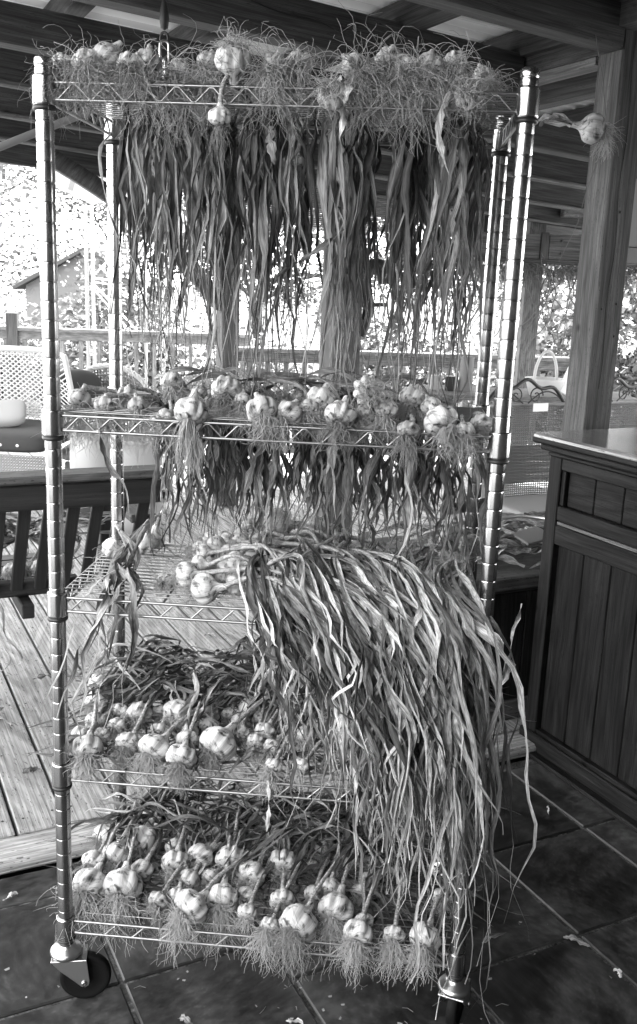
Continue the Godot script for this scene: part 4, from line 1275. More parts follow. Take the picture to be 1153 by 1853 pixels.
func make_other_garlic():
	var r := RandomNumberGenerator.new()
	r.seed = 77
	# the bulb tied to the post
	var p := Plant.new()
	p.seed_ = 8001
	p.R = 0.052
	p.at = B(1.985, 2.245, -0.73)
	p.axis = Vector3(-0.97, 0.14, 0.1)
	p.skin = 2
	p.path = PackedVector3Array([p.at + Vector3(-0.095, 0.02, 0.0), p.at + Vector3(-0.15, 0.03, 0.0), p.at + Vector3(-0.185, 0.01, 0.0)])
	p.leaves = 5; p.leaf_w = 0.030; p.amp = 0.003; p.spread = 0.018; p.leaf_from = 0.10; p.tones = [2, 3, 3]; p.segs = 8
	p.roots = 120; p.root_len = 0.10; p.root_gravity = 0.32; p.root_spread = 1.0; p.root_frizz = 0.3
	make_plant(p, "garlic_plant", "large blotched garlic bulb tied sideways against the timber post", "")
	var st := MB.new()
	st.tube(PackedVector3Array([B(2.02, 2.56, -0.80), B(2.03, 2.40, -0.75), B(2.03, 2.29, -0.72)]), 0.0016, 0.0016, 5)
	st.tube(PackedVector3Array([B(2.02, 2.20, -0.70), B(1.98, 2.05, -0.72), B(1.97, 1.93, -0.74), B(1.92, 1.80, -0.76)]), 0.0014, 0.0014, 5)
	tag(part("string", st.mesh(), M.cord, self), "thin string holding the garlic bulb beside the post", "string")
	# garlic heaped on the swing seat
	var n := 0
	for k in 16:
		var q := Plant.new()
		q.seed_ = 8100 + k
		q.R = r.randf_range(0.034, 0.048)
		q.at = B(-0.42 + 0.05 * k + r.randf_range(-0.02, 0.02), 0.545 + q.R + r.randf() * 0.03, -1.52 - r.randf() * 0.10)
		q.axis = Vector3(r.randf_range(-0.5, 0.5), 0.3, -1.0)
		q.path = PackedVector3Array([q.at + Vector3(0.02, 0.06, -0.10), q.at + Vector3(r.randf_range(-0.1, 0.1), 0.12, -0.18), q.at + Vector3(r.randf_range(-0.2, 0.2), 0.14, -0.24), q.at + Vector3(r.randf_range(-0.3, 0.3), 0.03, -0.32)])
		q.leaves = 6; q.tones = [1, 2, 3, 3]; q.leaf_w = 0.016; q.amp = 0.04; q.spread = 0.08; q.segs = 16
		q.roots = 50; q.root_len = 0.07; q.root_gravity = 0.3; q.root_frizz = 0.3
		make_plant(q, "garlic_plant", "garlic bulb on the swing seat behind the slats, %s from left" % WORDS[k], "garlic heaped on the porch swing")
	for k in 6:
		var u := 0.02 + 0.025 * k
		var ctrl := PackedVector3Array([B(u - 0.06, 0.52, -1.46), B(u - 0.06, 0.42, -1.45), B(u - 0.05 + 0.01 * k, 0.30, -1.45), B(u - 0.06, 0.18 + 0.02 * k, -1.45)])
		loose_leaf(ctrl, 0.010, M.leaf[3], 8200 + k, "dry strand hanging below the porch swing seat, %s from left" % WORDS[k], "strands under the porch swing")
	# dry leaves thrown on the low cabinet
	for tone in 3:
		var hm := MB.new()
		for k in 26:
			var c := B(r.randf_range(1.72, 2.70), 0.642 + r.randf() * 0.075, r.randf_range(-1.35, -0.84))
			var d := B(r.randf_range(-1, 1), 0, r.randf_range(-0.5, 0.5)).normalized()
			add_leaf(hm, PackedVector3Array([c - d * 0.16, c - d * 0.05 + Vector3(0, 0.015, 0), c + d * 0.06, c + d * 0.16 + Vector3(0, -0.01, 0)]), 0.030, r)
		heap("dry_leaves", hm, M.leaf[2 + tone], "%s dry leaves heaped on the low cabinet behind the rack" % ["darker", "mid grey", "palest"][tone])
	var bd := MB.new()
	bd.box(Vector3.ZERO, Vector3(0.16, 0.012, 0.10), 0.004)
	tag(part("flat_board", bd.mesh(), M.grey, self, Transform3D(Basis.from_euler(Vector3(0.25, TURN + 0.2, 0.06)), B(2.10, 0.725, -0.98))), "small flat grey board lying on the leaves of the low cabinet", "board")
	var br := thing("long_brush", "dark headed brush with a thin handle lying over the cabinet", "brush", B(2.02, 0.80, -1.15), TURN)
	var hm := MB.new()
	hm.rod(Vector3(-0.22, 0.02, 0), Vector3(0.02, 0.035, 0.0), 0.024, 12)
	part("head", hm.mesh(), M.black, br)
	var hd := MB.new()
	hd.tube(PackedVector3Array([Vector3(-0.25, -0.03, 0.05), Vector3(0.1, -0.02, 0.05), Vector3(0.24, -0.045, 0.05), Vector3(0.28, -0.08, 0.05)]), 0.009, 0.008, 8)
	part("handle", hd.mesh(), M.zinc, br)
	# the stray leaf on the counter's corner
	loose_leaf(PackedVector3Array([B(1.845, 0.555, -0.70), B(1.815, 0.46, -0.69), B(1.805, 0.37, -0.69), B(1.812, 0.29, -0.69)]), 0.018, M.leaf[4], 8400, "narrow pale leaf caught at the dark counter's far corner")
	# scraps on the floor
	var spots := [[-0.42, -0.12, 0.05], [-0.36, -0.16, 0.05], [-0.28, -0.34, 0.03], [0.02, -0.44, 0.04], [-0.16, -0.40, 0.04], [1.20, -0.02, 0.02], [1.27, -0.36, 0.05], [1.29, -1.02, 0.03], [1.35, -0.25, 0.02], [0.93, 0.0, 0.04], [1.02, -0.55, 0.06], [0.55, 0.02, 0.03], [0.30, 0.05, 0.03], [1.05, -0.35, 0.06]]
	for k in spots.size():
		var q = spots[k]
		var c := Vector3(q[0], 0.007, q[1])
		var d: Vector3 = Vector3(r.randf_range(-1, 1), 0, r.randf_range(-1, 1)).normalized() * q[2] * 0.5
		loose_leaf(PackedVector3Array([c - d * 1.5, c - d * 0.5 + Vector3(0, 0.010, 0), c + d * 0.6 + Vector3(0, 0.004, 0), c + d * 1.4]), 0.013, M.leaf[2 + k % 3], 8500 + k, "dry leaf scrap on dark tiles, " + SCRAP_PLACES[k])
	var cm := MB.new()
	for k in 150:
		var q := Vector2(r.randf_range(-0.5, 1.6), r.randf_range(-0.5, 0.45))
		if r.randf() < 0.55: q = Vector2(r.randf_range(-0.05, 1.05), r.randf_range(-0.55, 0.16))
		var c := Vector3(q.x, 0.0022, q.y)
		if (c.x * sin(TURN) + c.z * cos(TURN)) < -0.53: continue
		var a := r.randf() * TAU
		var e := Vector3(cos(a), 0, sin(a))
		var l := r.randf_range(0.002, 0.007)
		if r.randf() < 0.35:
			cm.tube(PackedVector3Array([c - e * l * 2.5, c + Vector3(r.randfn(), 1.0, r.randfn()) * 0.003, c + e * l * 2.5]), 0.0007, 0.0005, 3, false)
		else:
			var f := Vector3(-e.z, 0, e.x)
			cm.grid([PackedVector3Array([c - e * l - f * l * 0.5, c - e * l * 0.7 + f * l * 0.6]), PackedVector3Array([c + e * l + Vector3(0, 0.002, 0) - f * l * 0.4, c + e * l * 0.8 + f * l * 0.5])])
	heap("husk_crumbs", cm, M.debris, "crumbs of husk, root and soil scattered over the dark floor tiles")
	var deck_spots := [[-1.05, -1.75, 0.07], [-0.66, -1.72, 0.10], [-0.75, -1.35, 0.09], [-0.70, -1.30, 0.07], [0.05, -1.7, 0.04], [0.55, -1.75, 0.07], [-0.1, -2.3, 0.05], [0.35, -2.0, 0.03], [-0.45, -0.95, 0.04]]
	for k in deck_spots.size():
		var q = deck_spots[k]
		var c := Vector3(q[0], 0.048, q[1])
		var d: Vector3 = Vector3(r.randf_range(-1, 1), 0, r.randf_range(-1, 1)).normalized() * q[2] * 0.5
		loose_leaf(PackedVector3Array([c - d * 1.5, c - d * 0.5 + Vector3(0, 0.014, 0), c + d * 0.6 + Vector3(0, 0.004, 0), c + d * 1.4]), 0.020, M.leaf[1 + k % 4], 8600 + k, "dry leaf scrap on pale deck boards, " + DECK_PLACES[k])

# ---------------------------------------------------------------- furniture
func surf_weave(f: Callable, ns: int, nt: int, sub: int, r: float, bands: Array, diagonal: bool) -> ArrayMesh:
	# strands over a surface f(s, t) -> point; bands: [t0, t1] with closer cross strands
	var m := MB.new()
	for i in ns + 1:
		for dirn in ([-1, 1] if diagonal else [0]):
			var p := PackedVector3Array()
			for k in sub + 1:
				var t := float(k) / sub
				var s: float = float(i) / ns + dirn * (t - 0.5) * 0.55
				if s < 0.0 or s > 1.0:
					if p.size() > 1: m.tube(p, r, r, 4, false)
					p = PackedVector3Array()
					continue
				p.append(f.call(s, t))
			if p.size() > 1: m.tube(p, r, r, 4, false)
	for j in nt + 1:
		var t := float(j) / nt
		var inside := diagonal == false
		for b in bands:
			if t >= b[0] and t <= b[1]: inside = true
		if not inside: continue
		var p := PackedVector3Array()
		for k in ns * 2 + 1:
			var s := k / (ns * 2.0)
			p.append(f.call(s, t) + Vector3(0, 0, r * 1.3 * (1 if (k + j) % 2 == 0 else -1)))
		m.tube(p, r, r, 4, false)
	return m.mesh()

func edge_tube(f: Callable, path: Array, r: float) -> ArrayMesh:
	var m := MB.new()
	var p := PackedVector3Array()
	for i in path.size() - 1:
		for k in 13:
			var q: Vector2 = path[i].lerp(path[i + 1], k / 12.0)
			p.append(f.call(q.x, q.y))
	m.tube(p, r, r, 8)
	return m.mesh()

func cushion_mesh(sz: Vector3, puff := 0.25) -> ArrayMesh:
	var m := MB.new()
	var rows := []
	for i in 13:
		var a := -PI / 2 + PI * i / 12.0
		var row := PackedVector3Array()
		for j in 41:
			var b := TAU * (j % 40) / 40.0
			var cx := signf(cos(b)) * pow(absf(cos(b)), puff)
			var cz := signf(sin(b)) * pow(absf(sin(b)), puff)
			var w := pow(absf(cos(a)), puff * 1.3)
			var sy := signf(sin(a)) * pow(absf(sin(a)), 0.6)
			row.append(Vector3(cx * w * sz.x * 0.5, sy * sz.y * 0.5, -cz * w * sz.z * 0.5))
		rows.append(row)
	m.grid(rows, true)
	return m.mesh()

func make_furniture():
	# white wicker armchair at the left
	var c := thing("wicker_armchair", "white open weave wicker armchair with a dark buttoned seat cushion", "armchair", Vector3(-2.0, 0.04, -4.35), 0.0)
	var back := func(s: float, t: float) -> Vector3:
		var x := lerpf(-0.72, 0.36, s)
		var flare := maxf(0.0, s - 0.55) * (1.0 - t) * 0.30
		return Vector3(x + flare, 0.62 + t * 0.50 - 0.10 * pow(maxf(0.0, s - 0.8) / 0.2, 2.0) * 0.4 * t, -0.45 + 0.9 * pow(maxf(0.0, s - 0.6), 2.0) * (1.2 - t))
	stuff(part("woven_back", surf_weave(back, 26, 26, 16, 0.0055, [[0.0, 0.22], [0.92, 1.0]], true), M.white_wicker, c))
	part("rim", edge_tube(back, [Vector2(0, 1), Vector2(1, 1), Vector2(1, 0)], 0.020), M.white_wicker, c)
	part("cushion", cushion_mesh(Vector3(1.15, 0.15, 0.75), 0.22), M.cushion, c, Transform3D(Basis.IDENTITY, Vector3(-0.14, 0.545, -0.18)))
	var bm := MB.new()
	bm.lathe([[0.0, 0.0], [0.011, 0.0], [0.009, 0.006], [0.0, 0.008]], 10, Vector3.ZERO, Basis(Vector3.RIGHT, PI / 2))
	for k in 5:
		part("button", bm.mesh(), M.white, c, Transform3D(Basis.IDENTITY, Vector3(-0.22 + 0.115 * k, 0.535, 0.192)))
	var apron := func(s: float, t: float) -> Vector3: return Vector3(lerpf(-0.72, 0.44, s), 0.32 + 0.15 * t, 0.20)
	stuff(part("woven_apron", surf_weave(apron, 60, 16, 3, 0.0055, [], false), M.pale_cloth, c))
	plank("seat_frame", c, M.white_wicker, Vector3(-0.72, 0.29, 0.17), Vector3(0.45, 0.318, 0.215), 0.008)
	for x in [-0.70, 0.40]:
		for z in [-0.42, 0.17]:
			plank("leg", c, M.white_wicker, Vector3(x, 0.0, z), Vector3(x + 0.045, 0.30, z + 0.045), 0.01)
	var pil := part("pale_cushion", cushion_mesh(Vector3(0.40, 0.09, 0.26), 0.4), M.pale_cloth, self, Transform3D(Basis.from_euler(Vector3(0.5, 0.3, 0.1)), Vector3(-2.02, 0.735, -4.45)))
	tag(pil, "pale crumpled cushion lying on the white wicker armchair's dark seat", "cushion")
	# the arched wicker chair beside it
	var a := thing("wicker_chair", "wicker chair with a braided arched back and a round dark cushion", "chair", Vector3(-1.42, 0.04, -5.1), 0.15)
	var am := MB.new()
	for w in 3:
		var p := PackedVector3Array()
		for k in 49:
			var an := PI * k / 48.0
			var tw := k * 0.9 + w * TAU / 3.0
			p.append(Vector3(0.30 * cos(an), 0.74 + 0.26 * sin(an) + 0.012 * sin(tw), 0.012 * cos(tw)))
		am.tube(p, 0.012, 0.012, 6)
	part("braided_arch", am.mesh(), M.white_wicker, a)
	var ab := func(s: float, t: float) -> Vector3:
		var x := lerpf(-0.28, 0.28, s)
		return Vector3(x, 0.42 + t * (0.32 + 0.24 * sqrt(maxf(0.0, 1.0 - pow(x / 0.29, 2.0)))), -0.02)
	stuff(part("woven_back", surf_weave(ab, 26, 24, 8, 0.006, [], false), M.dark_wicker, a))
	part("round_cushion", cushion_mesh(Vector3(0.46, 0.34, 0.16), 0.8), M.cushion, a, Transform3D(Basis.from_euler(Vector3(-0.1, 0, 0.2)), Vector3(-0.26, 0.80, 0.1)))
	part("seat", cushion_mesh(Vector3(0.60, 0.10, 0.55), 0.4), M.dark_wicker, a, Transform3D(Basis.IDENTITY, Vector3(0, 0.40, 0.25)))
	for x in [-0.25, 0.22]:
		for z in [0.0, 0.45]:
			plank("leg", a, M.dark_wicker, Vector3(x, 0.0, z), Vector3(x + 0.035, 0.36, z + 0.035), 0.008)
	# pots
	pot("pale glazed round pot standing behind the swing, half in dark glaze", Vector3(-1.30, 0.04, -4.35), 0.165, 0.66, M.glaze, M.cushion)
	pot("large pale planter pot with a rolled rim behind the hanging leaves", Vector3(-0.96, 0.04, -4.2), 0.18, 0.63, M.pale_cloth, M.pale_cloth)
	# dark wicker chairs with scrolled iron tops at the right
	dark_chair(3.36, -2.6, 0.0, "dark woven chair with a scrolled iron top and a blank tag, left of the post", true)
	dark_chair(4.08, -2.6, 0.06, "dark woven chair with a scrolled iron top, right of the post", false)
	# table with odds and ends behind the leaves
	var t := thing("garden_table", "pale wooden garden table crowded with odds and ends behind the chairs", "table", Vector3(1.6, 0.04, -5.6), 0.1)
	plank("tabletop", t, M.rail, Vector3(-0.75, 0.86, -0.35), Vector3(0.95, 0.895, 0.35), 0.006)
	for x in [-0.68, 0.82]:
		for z in [-0.30, 0.24]:
			plank("leg", t, M.rail, Vector3(x, 0.0, z), Vector3(x + 0.06, 0.86, z + 0.06), 0.005)
	var cn := MB.new()
	cn.lathe([[0.0, 0.0], [0.052, 0.0], [0.053, 0.24], [0.055, 0.245], [0.055, 0.262], [0.0, 0.264]], 24)
	tag(part("canister", cn.mesh(), M.grey, self, Transform3D(Basis.IDENTITY, Vector3(1.24, 0.936, -5.5))), "tall plain grey canister on the garden table", "canister")
	var bx := MB.new()
	bx.box(Vector3(0, 0.055, 0), Vector3(0.09, 0.11, 0.09), 0.004)
	tag(part("small_box", bx.mesh(), M.black, self, Transform3D(Basis.IDENTITY, Vector3(1.13, 0.936, -5.5))), "small black box beside the tall canister on the garden table", "box")
	tag(part("small_box", bx.mesh(), M.pale_cloth, self, Transform3D(Basis.IDENTITY, Vector3(1.02, 0.936, -5.52))), "small pale box left of the black box on the garden table", "box")
	var bk := thing("white_basket", "white basket with a tall arched handle on the garden table", "basket", Vector3(1.83, 0.936, -5.45), 0.3)
	var b1 := MB.new()
	b1.lathe([[0.0, 0.0], [0.11, 0.0], [0.15, 0.12], [0.155, 0.13], [0.145, 0.13], [0.105, 0.012], [0.0, 0.012]], 24)
	part("bowl", b1.mesh(), M.white_wicker, bk)
	var b2 := MB.new()
	var hp := PackedVector3Array()
	for k in 25: hp.append(Vector3(0.09 * cos(PI * k / 24.0), 0.12 + 0.21 * sin(PI * k / 24.0), 0))
	b2.tube(hp, 0.012, 0.012, 8)
	part("handle", b2.mesh(), M.white_wicker, bk)
	var sl := MB.new()
	sl.box(Vector3.ZERO, Vector3(0.10, 0.36, 0.02), 0.004)
	tag(part("white_board", sl.mesh(), M.white, self, Transform3D(Basis.from_euler(Vector3(-0.2, 0.2, -0.42)), Vector3(2.03, 1.12, -5.45))), "white slat leaning on the things on the garden table", "slat")
	# the framed pane beyond the post
	var fp := thing("framed_pane", "pale pane in a thick black frame beyond the right-hand post", "panel", B(2.70, 1.83, -1.35), TURN)
	plank("pane", fp, M.pale_cloth, Vector3(0.01, 0.06, -0.02), Vector3(0.60, 0.37, -0.005), 0.001)
	plank("frame", fp, M.black, Vector3(0.0, 0.0, -0.03), Vector3(0.61, 0.075, 0.012), 0.004)
	plank("frame", fp, M.black, Vector3(0.0, 0.362, -0.03), Vector3(0.61, 0.44, 0.012), 0.004)
	plank("frame", fp, M.black, Vector3(0.598, 0.077, -0.03), Vector3(0.61, 0.36, 0.012), 0.002)
	plank("hanger", fp, M.black, Vector3(0.30, 0.442, -0.02), Vector3(0.33, 0.80, 0.0), 0.003)

func pot(label: String, at: Vector3, r: float, h: float, top: Material, low: Material):
	var o := thing("garden_pot", label, "pot", at)
	var m := MB.new()
	m.lathe([[0.0, 0.0], [r * 0.72, 0.0], [r * 0.86, h * 0.2], [r * 0.94, h * 0.42]], 32)
	part("foot", m.mesh(), low, o)
	var m2 := MB.new()
	m2.lathe([[r * 0.94, h * 0.42], [r, h * 0.62], [r * 0.98, h * 0.85], [r * 0.94, h * 0.93], [r * 1.05, h * 0.95], [r * 1.07, h * 0.985], [r * 1.02, h], [r * 0.9, h * 0.985], [r * 0.86, h * 0.8], [0.0, h * 0.8]], 32)
	part("body", m2.mesh(), top, o)

func dark_chair(u: float, v: float, turn: float, label: String, card: bool):
	var c := thing("woven_chair", label, "chair", B(u, 0.04, v), TURN + turn)
	var back := func(s: float, t: float) -> Vector3: return Vector3(lerpf(-0.31, 0.31, s), 0.28 + t * 0.70, -0.06 * t - 0.05 * sin(s * PI))
	stuff(part("woven_back", surf_weave(back, 40, 52, 6, 0.0042, [], false), M.dark_wicker, c))
	var band := func(s: float, t: float) -> Vector3: return Vector3(lerpf(-0.31, 0.31, s), 0.50 + t * 0.22, 0.012 - 0.06 * (0.3 + t * 0.3) - 0.05 * sin(s * PI))
	stuff(part("woven_band", surf_weave(band, 60, 22, 3, 0.0045, [], false), M.dark_wicker, c))
	part("rim", edge_tube(back, [Vector2(0, 0), Vector2(0, 1), Vector2(1, 1), Vector2(1, 0)], 0.013), M.dark_wicker, c)
	var m := MB.new()
	var p := PackedVector3Array()
	for k in 33:
		var s := k / 32.0 * 2.0 - 1.0
		p.append(Vector3(0.32 * s, 0.985 + 0.13 * pow(cos(s * PI * 0.5), 0.8) + 0.02 * cos(s * TAU * 1.5), -0.07))
	m.tube(p, 0.012, 0.012, 8)
	for sd in [-1.0, 1.0]:
		var q := PackedVector3Array()
		for k in 40:
			var an := k * 0.22
			var rr := 0.055 * (1.0 - k / 52.0)
			q.append(Vector3(sd * (0.075 + rr * cos(an)), 1.035 + rr * sin(an), -0.07))
		m.tube(q, 0.005, 0.004, 6)
		var q2 := PackedVector3Array()
		for k in 14:
			var s2 := k / 13.0
			q2.append(Vector3(sd * lerpf(0.02, 0.30, s2), 0.99 + 0.07 * sin(s2 * PI), -0.07))
		m.tube(q2, 0.005, 0.005, 6)
	part("scrolled_top", m.mesh(), M.iron, c)
	part("seat", cushion_mesh(Vector3(0.62, 0.08, 0.55), 0.3), M.dark_wicker, c, Transform3D(Basis.IDENTITY, Vector3(0, 0.40, 0.26)))
	for x in [-0.29, 0.26]:
		for z in [0.0, 0.48]:
			plank("leg", c, M.dark_wicker, Vector3(x, 0.0, z), Vector3(x + 0.03, 0.38, z + 0.03), 0.006)
	if card:
		var d := thing("blank_tag", "blank white tag tied to the top of the dark woven chair", "tag", B(u + 0.02, 0.985, v - 0.02), TURN)
		plank("card", d, M.white, Vector3(0, 0, 0), Vector3(0.115, 0.05, 0.0015), 0.0005)
		var s := MB.new()
		s.rod(Vector3(0.03, 0.045, 0), Vector3(0.05, 0.085, -0.02), 0.0014, 5)
		s.rod(Vector3(0.07, 0.045, 0), Vector3(0.05, 0.085, -0.02), 0.0014, 5)
		part("string", s.mesh(), M.cord, d)

# ---------------------------------------------------------------- railing and garden
func make_railing(called_label: String, a: Vector3, b: Vector3, posts: Array, gap: float):
	var d := b - a
	var ln := d.length()
	var o := thing("deck_railing", called_label, "railing", a, atan2(-d.z, d.x))
	plank("top_rail", o, M.rail, Vector3(0, 1.03, -0.07), Vector3(ln, 1.07, 0.07), 0.006)
	plank("under_rail", o, M.rail, Vector3(0, 0.94, -0.02), Vector3(ln, 1.028, 0.02), 0.004)
	plank("bottom_rail", o, M.rail, Vector3(0, 0.10, -0.02), Vector3(ln, 0.18, 0.02), 0.004)
	var x := 0.08
	while x < ln:
		plank("baluster", o, M.rail, Vector3(x, 0.182, -0.02), Vector3(x + 0.045, 0.938, 0.02), 0.003)
		x += gap
	for q in posts:
		plank("rail_post", o, M.beam, Vector3(q - 0.06, 0.0, -0.06), Vector3(q + 0.06, 1.22, 0.078), 0.005)

func leaf_cloud(n: int, size: float, inside: Callable, r: RandomNumberGenerator, tips: Array = []) -> MultiMesh:
	var m := MB.new()
	m.face([Vector3(-0.5, 0, 0), Vector3(0, -0.06, 0.28), Vector3(0.5, 0, 0.02), Vector3(0, -0.02, -0.28)], Vector3.UP, [Vector2.ZERO, Vector2.RIGHT, Vector2.ONE, Vector2.DOWN])
	var mm := MultiMesh.new()
	mm.transform_format = MultiMesh.TRANSFORM_3D
	mm.mesh = m.mesh()
	mm.instance_count = n
	for i in n:
		var p: Vector3 = inside.call(r)
		var b := Basis.from_euler(Vector3(r.randf_range(-1.2, 1.2), r.randf() * TAU, r.randf_range(-1.0, 1.0))).scaled(Vector3.ONE * size * r.randf_range(0.6, 1.4))
		mm.set_instance_transform(i, Transform3D(b, p))
	return mm

func make_tree(label: String, at: Vector3, h: float, cr: float, tone: int, n: int, seed_: int):
	var r := RandomNumberGenerator.new()
	r.seed = seed_
	var o := thing("garden_tree", label, "tree", at)
	var m := MB.new()
	var trunk := PackedVector3Array()
	for k in 8: trunk.append(Vector3(0.12 * sin(k * 0.9 + seed_), h * 0.62 * k / 7.0, 0.1 * cos(k * 0.7 + seed_)))
	m.tube(trunk, 0.13, 0.07, 10)
	var clumps := []
	for k in 16:
		var a := k * 2.4
		var e := Vector3(cos(a) * cr * r.randf_range(0.35, 0.95), h * r.randf_range(0.40, 0.98), sin(a) * cr * r.randf_range(0.35, 0.95))
		clumps.append([e, cr * r.randf_range(0.24, 0.46)])
		var s := trunk[4 + k % 4]
		m.tube(PackedVector3Array([s, s.lerp(e, 0.5) + Vector3(0, 0.15, 0), e]), 0.045, 0.012, 6)
	part("trunk", m.mesh(), M.bark, o)
	var mm := leaf_cloud(n, 0.105, func(rr: RandomNumberGenerator) -> Vector3:
		var c = clumps[rr.randi() % clumps.size()]
		var d := Vector3(rr.randfn(), rr.randfn() * 0.7, rr.randfn())
		return c[0] + d * c[1] * 0.55, r)
	var mi := MultiMeshInstance3D.new()
	mi.name = "crown"
	mi.multimesh = mm
	mi.material_override = M.foliage[tone]
	o.add_child(mi, true)
	stuff(mi)

func make_shrub(label: String, at: Vector3, w: float, h: float, tone: int, n: int, seed_: int):
	var r := RandomNumberGenerator.new()
	r.seed = seed_
	var o := thing("garden_shrub", label, "shrub", at)
	var m := MB.new()
	var ends := []
	for k in 14:
		var a := k * 2.4
		var e := Vector3(cos(a) * w * r.randf_range(0.2, 0.9), h * r.randf_range(0.45, 1.0), sin(a) * w * r.randf_range(0.2, 0.7))
		ends.append(e)
		m.tube(PackedVector3Array([Vector3(cos(a) * 0.08, 0, sin(a) * 0.08), e * 0.5 + Vector3(0, 0.1, 0), e]), 0.018, 0.005, 5)
	part("stem", m.mesh(), M.bark, o)
	var mi := MultiMeshInstance3D.new()
	mi.name = "foliage"
	mi.multimesh = leaf_cloud(n, 0.10, func(rr: RandomNumberGenerator) -> Vector3:
		var e: Vector3 = ends[rr.randi() % ends.size()]
		return e * rr.randf_range(0.55, 1.05) + Vector3(rr.randfn(), rr.randfn(), rr.randfn()) * w * 0.16, r)
	mi.material_override = M.foliage[tone]
	o.add_child(mi, true)
	stuff(mi)

func make_garden():
	make_railing("left stretch of the weathered deck railing with a taller dark post", Vector3(-6.0, 0.04, -7.84), Vector3(-0.95, 0.04, -8.96), [2.58, 4.9], 0.20)
	make_railing("middle stretch of the deck railing seen through the hanging leaves", Vector3(-0.9, 0.04, -6.76), Vector3(2.6, 0.04, -7.44), [0.1, 3.4], 0.17)
	var gy := -0.25
	var where := [[-7.5, -15.0, 5.2, 2.4, 2], [-4.6, -17.5, 4.6, 2.2, 1], [-1.8, -16.0, 4.4, 2.0, 2], [0.8, -19.0, 5.0, 2.3, 1], [3.4, -16.5, 4.6, 2.2, 2], [5.6, -13.5, 4.4, 2.0, 1], [8.6, -15.5, 5.4, 2.5, 2], [-10.5, -18.0, 6.0, 2.8, 1], [3.9, -10.2, 3.4, 1.3, 2]]
	var tl := ["bright leafy tree at the far left beyond the railing", "darker tree right behind the garden shed", "pale tree left of the middle leaves", "tall tree behind the middle of the hanging leaves", "pale tree behind the right bundle of leaves", "darker tree right of the timber post", "pale tall tree at the far right", "tall dark tree at the outer left", "young pale tree close behind the woven chairs"]
	for k in where.size():
		var q = where[k]
		make_tree(tl[k], Vector3(q[0], gy, q[1]), q[2], q[3], q[4], 9500, 50 + k)
	var sh := [[-4.6, -10.2, 1.0, 1.5, 2], [-2.9, -10.8, 0.9, 1.3, 1], [-1.2, -10.4, 1.0, 1.2, 2], [0.6, -10.0, 1.0, 1.5, 1], [2.2, -9.8, 0.9, 1.4, 2], [-3.6, -12.5, 1.2, 2.4, 2], [3.3, -8.6, 0.8, 1.5, 1], [4.6, -8.4, 0.9, 1.9, 2]]
	var sl := ["low bright shrub at the left behind the dark railing post", "darker low shrub below the garden frame", "bright shrub behind the left bundle of leaves", "darker shrub behind the second bundle of leaves", "pale shrub behind the middle railing", "tall loose shrub between the frame and the shed", "darker shrub left of the knotty post", "tall bright shrub right of the knotty post"]
	for k in sh.size():
		var q = sh[k]
		make_shrub(sl[k], Vector3(q[0], gy, q[1]), q[2], q[3], q[4], 3200, 80 + k)
	# shed
	var s := thing("garden_shed", "small grey garden shed with a dark pitched roof beyond the railing", "shed", Vector3(-4.2, gy, -13.2), 0.15)
	plank("wall", s, M.grey, Vector3(-0.95, 0, -1.2), Vector3(0.95, 1.75, 0.0), 0.005)
	for sd in [-1.0, 1.0]:
		var m := MB.new()
		m.box(Vector3.ZERO, Vector3(1.28, 0.06, 1.6), 0.006)
		part("roof", m.mesh(), M.awning, s, Transform3D(Basis(Vector3.BACK, -sd * 0.52), Vector3(sd * 0.55, 2.02, -0.6)))
	var gm := MB.new()
	gm.face([Vector3(-0.95, 1.75, 0.0), Vector3(0.95, 1.75, 0.0), Vector3(0, 2.3, 0.0)], Vector3.BACK, [Vector2.ZERO, Vector2.RIGHT, Vector2.DOWN])
	gm.face([Vector3(0.95, 1.75, -1.2), Vector3(-0.95, 1.75, -1.2), Vector3(0, 2.3, -1.2)], Vector3.FORWARD, [Vector2.ZERO, Vector2.RIGHT, Vector2.DOWN])
	part("gable", gm.mesh(), M.grey, s)
	plank("door", s, M.grey, Vector3(-0.35, 0.0, 0.002), Vector3(0.35, 1.55, 0.03), 0.004)
	# the frame with a ring
	var f := thing("garden_trellis", "tall slim garden frame with a ring and slanting braces", "frame", Vector3(-3.03, gy, -9.6), 0.0)
	for x in [0.0, 0.075]:
		var p := MB.new()
		p.rod(Vector3(x, 0, 0), Vector3(x - 0.01, 2.74, 0), 0.022, 10)
		part("upright", p.mesh(), M.pale_cloth, f)
	var p3 := MB.new()
	p3.rod(Vector3(0.72, 0, 0), Vector3(0.70, 2.55, 0), 0.018, 8)
	part("upright", p3.mesh(), M.pale_cloth, f)
	for h in [2.44, 2.34]:
		var q := MB.new()
		q.rod(Vector3(0.05, h, 0.0), Vector3(0.70, h - 0.03, 0), 0.010, 8)
		part("crossbar", q.mesh(), M.pale_cloth, f)
	for e in [[0.08, 1.93, 0.42, 2.28], [0.08, 1.90, 0.42, 1.89], [0.08, 1.86, 0.42, 1.83], [0.08, 1.84, 0.62, 1.30], [0.08, 1.78, 0.56, 1.26]]:
		var q := MB.new()
		q.rod(Vector3(e[0], e[1], 0.02), Vector3(e[2], e[3], 0.02), 0.009, 8)
		part("brace", q.mesh(), M.white, f)
	for rr in [0.19, 0.16]:
		var q := MB.new()
		var pts := PackedVector3Array()
		for k in 41: pts.append(Vector3(0.55 + rr * cos(TAU * k / 40.0), 1.88 + rr * sin(TAU * k / 40.0), 0.05))
		q.tube(pts, 0.010, 0.010, 6, false)
		part("ring", q.mesh(), M.white, f)
	# scalloped awning under the eave
	var aw := thing("scalloped_awning", "pale scalloped cloth awning under the dark eave at the left", "awning", Vector3.ZERO)
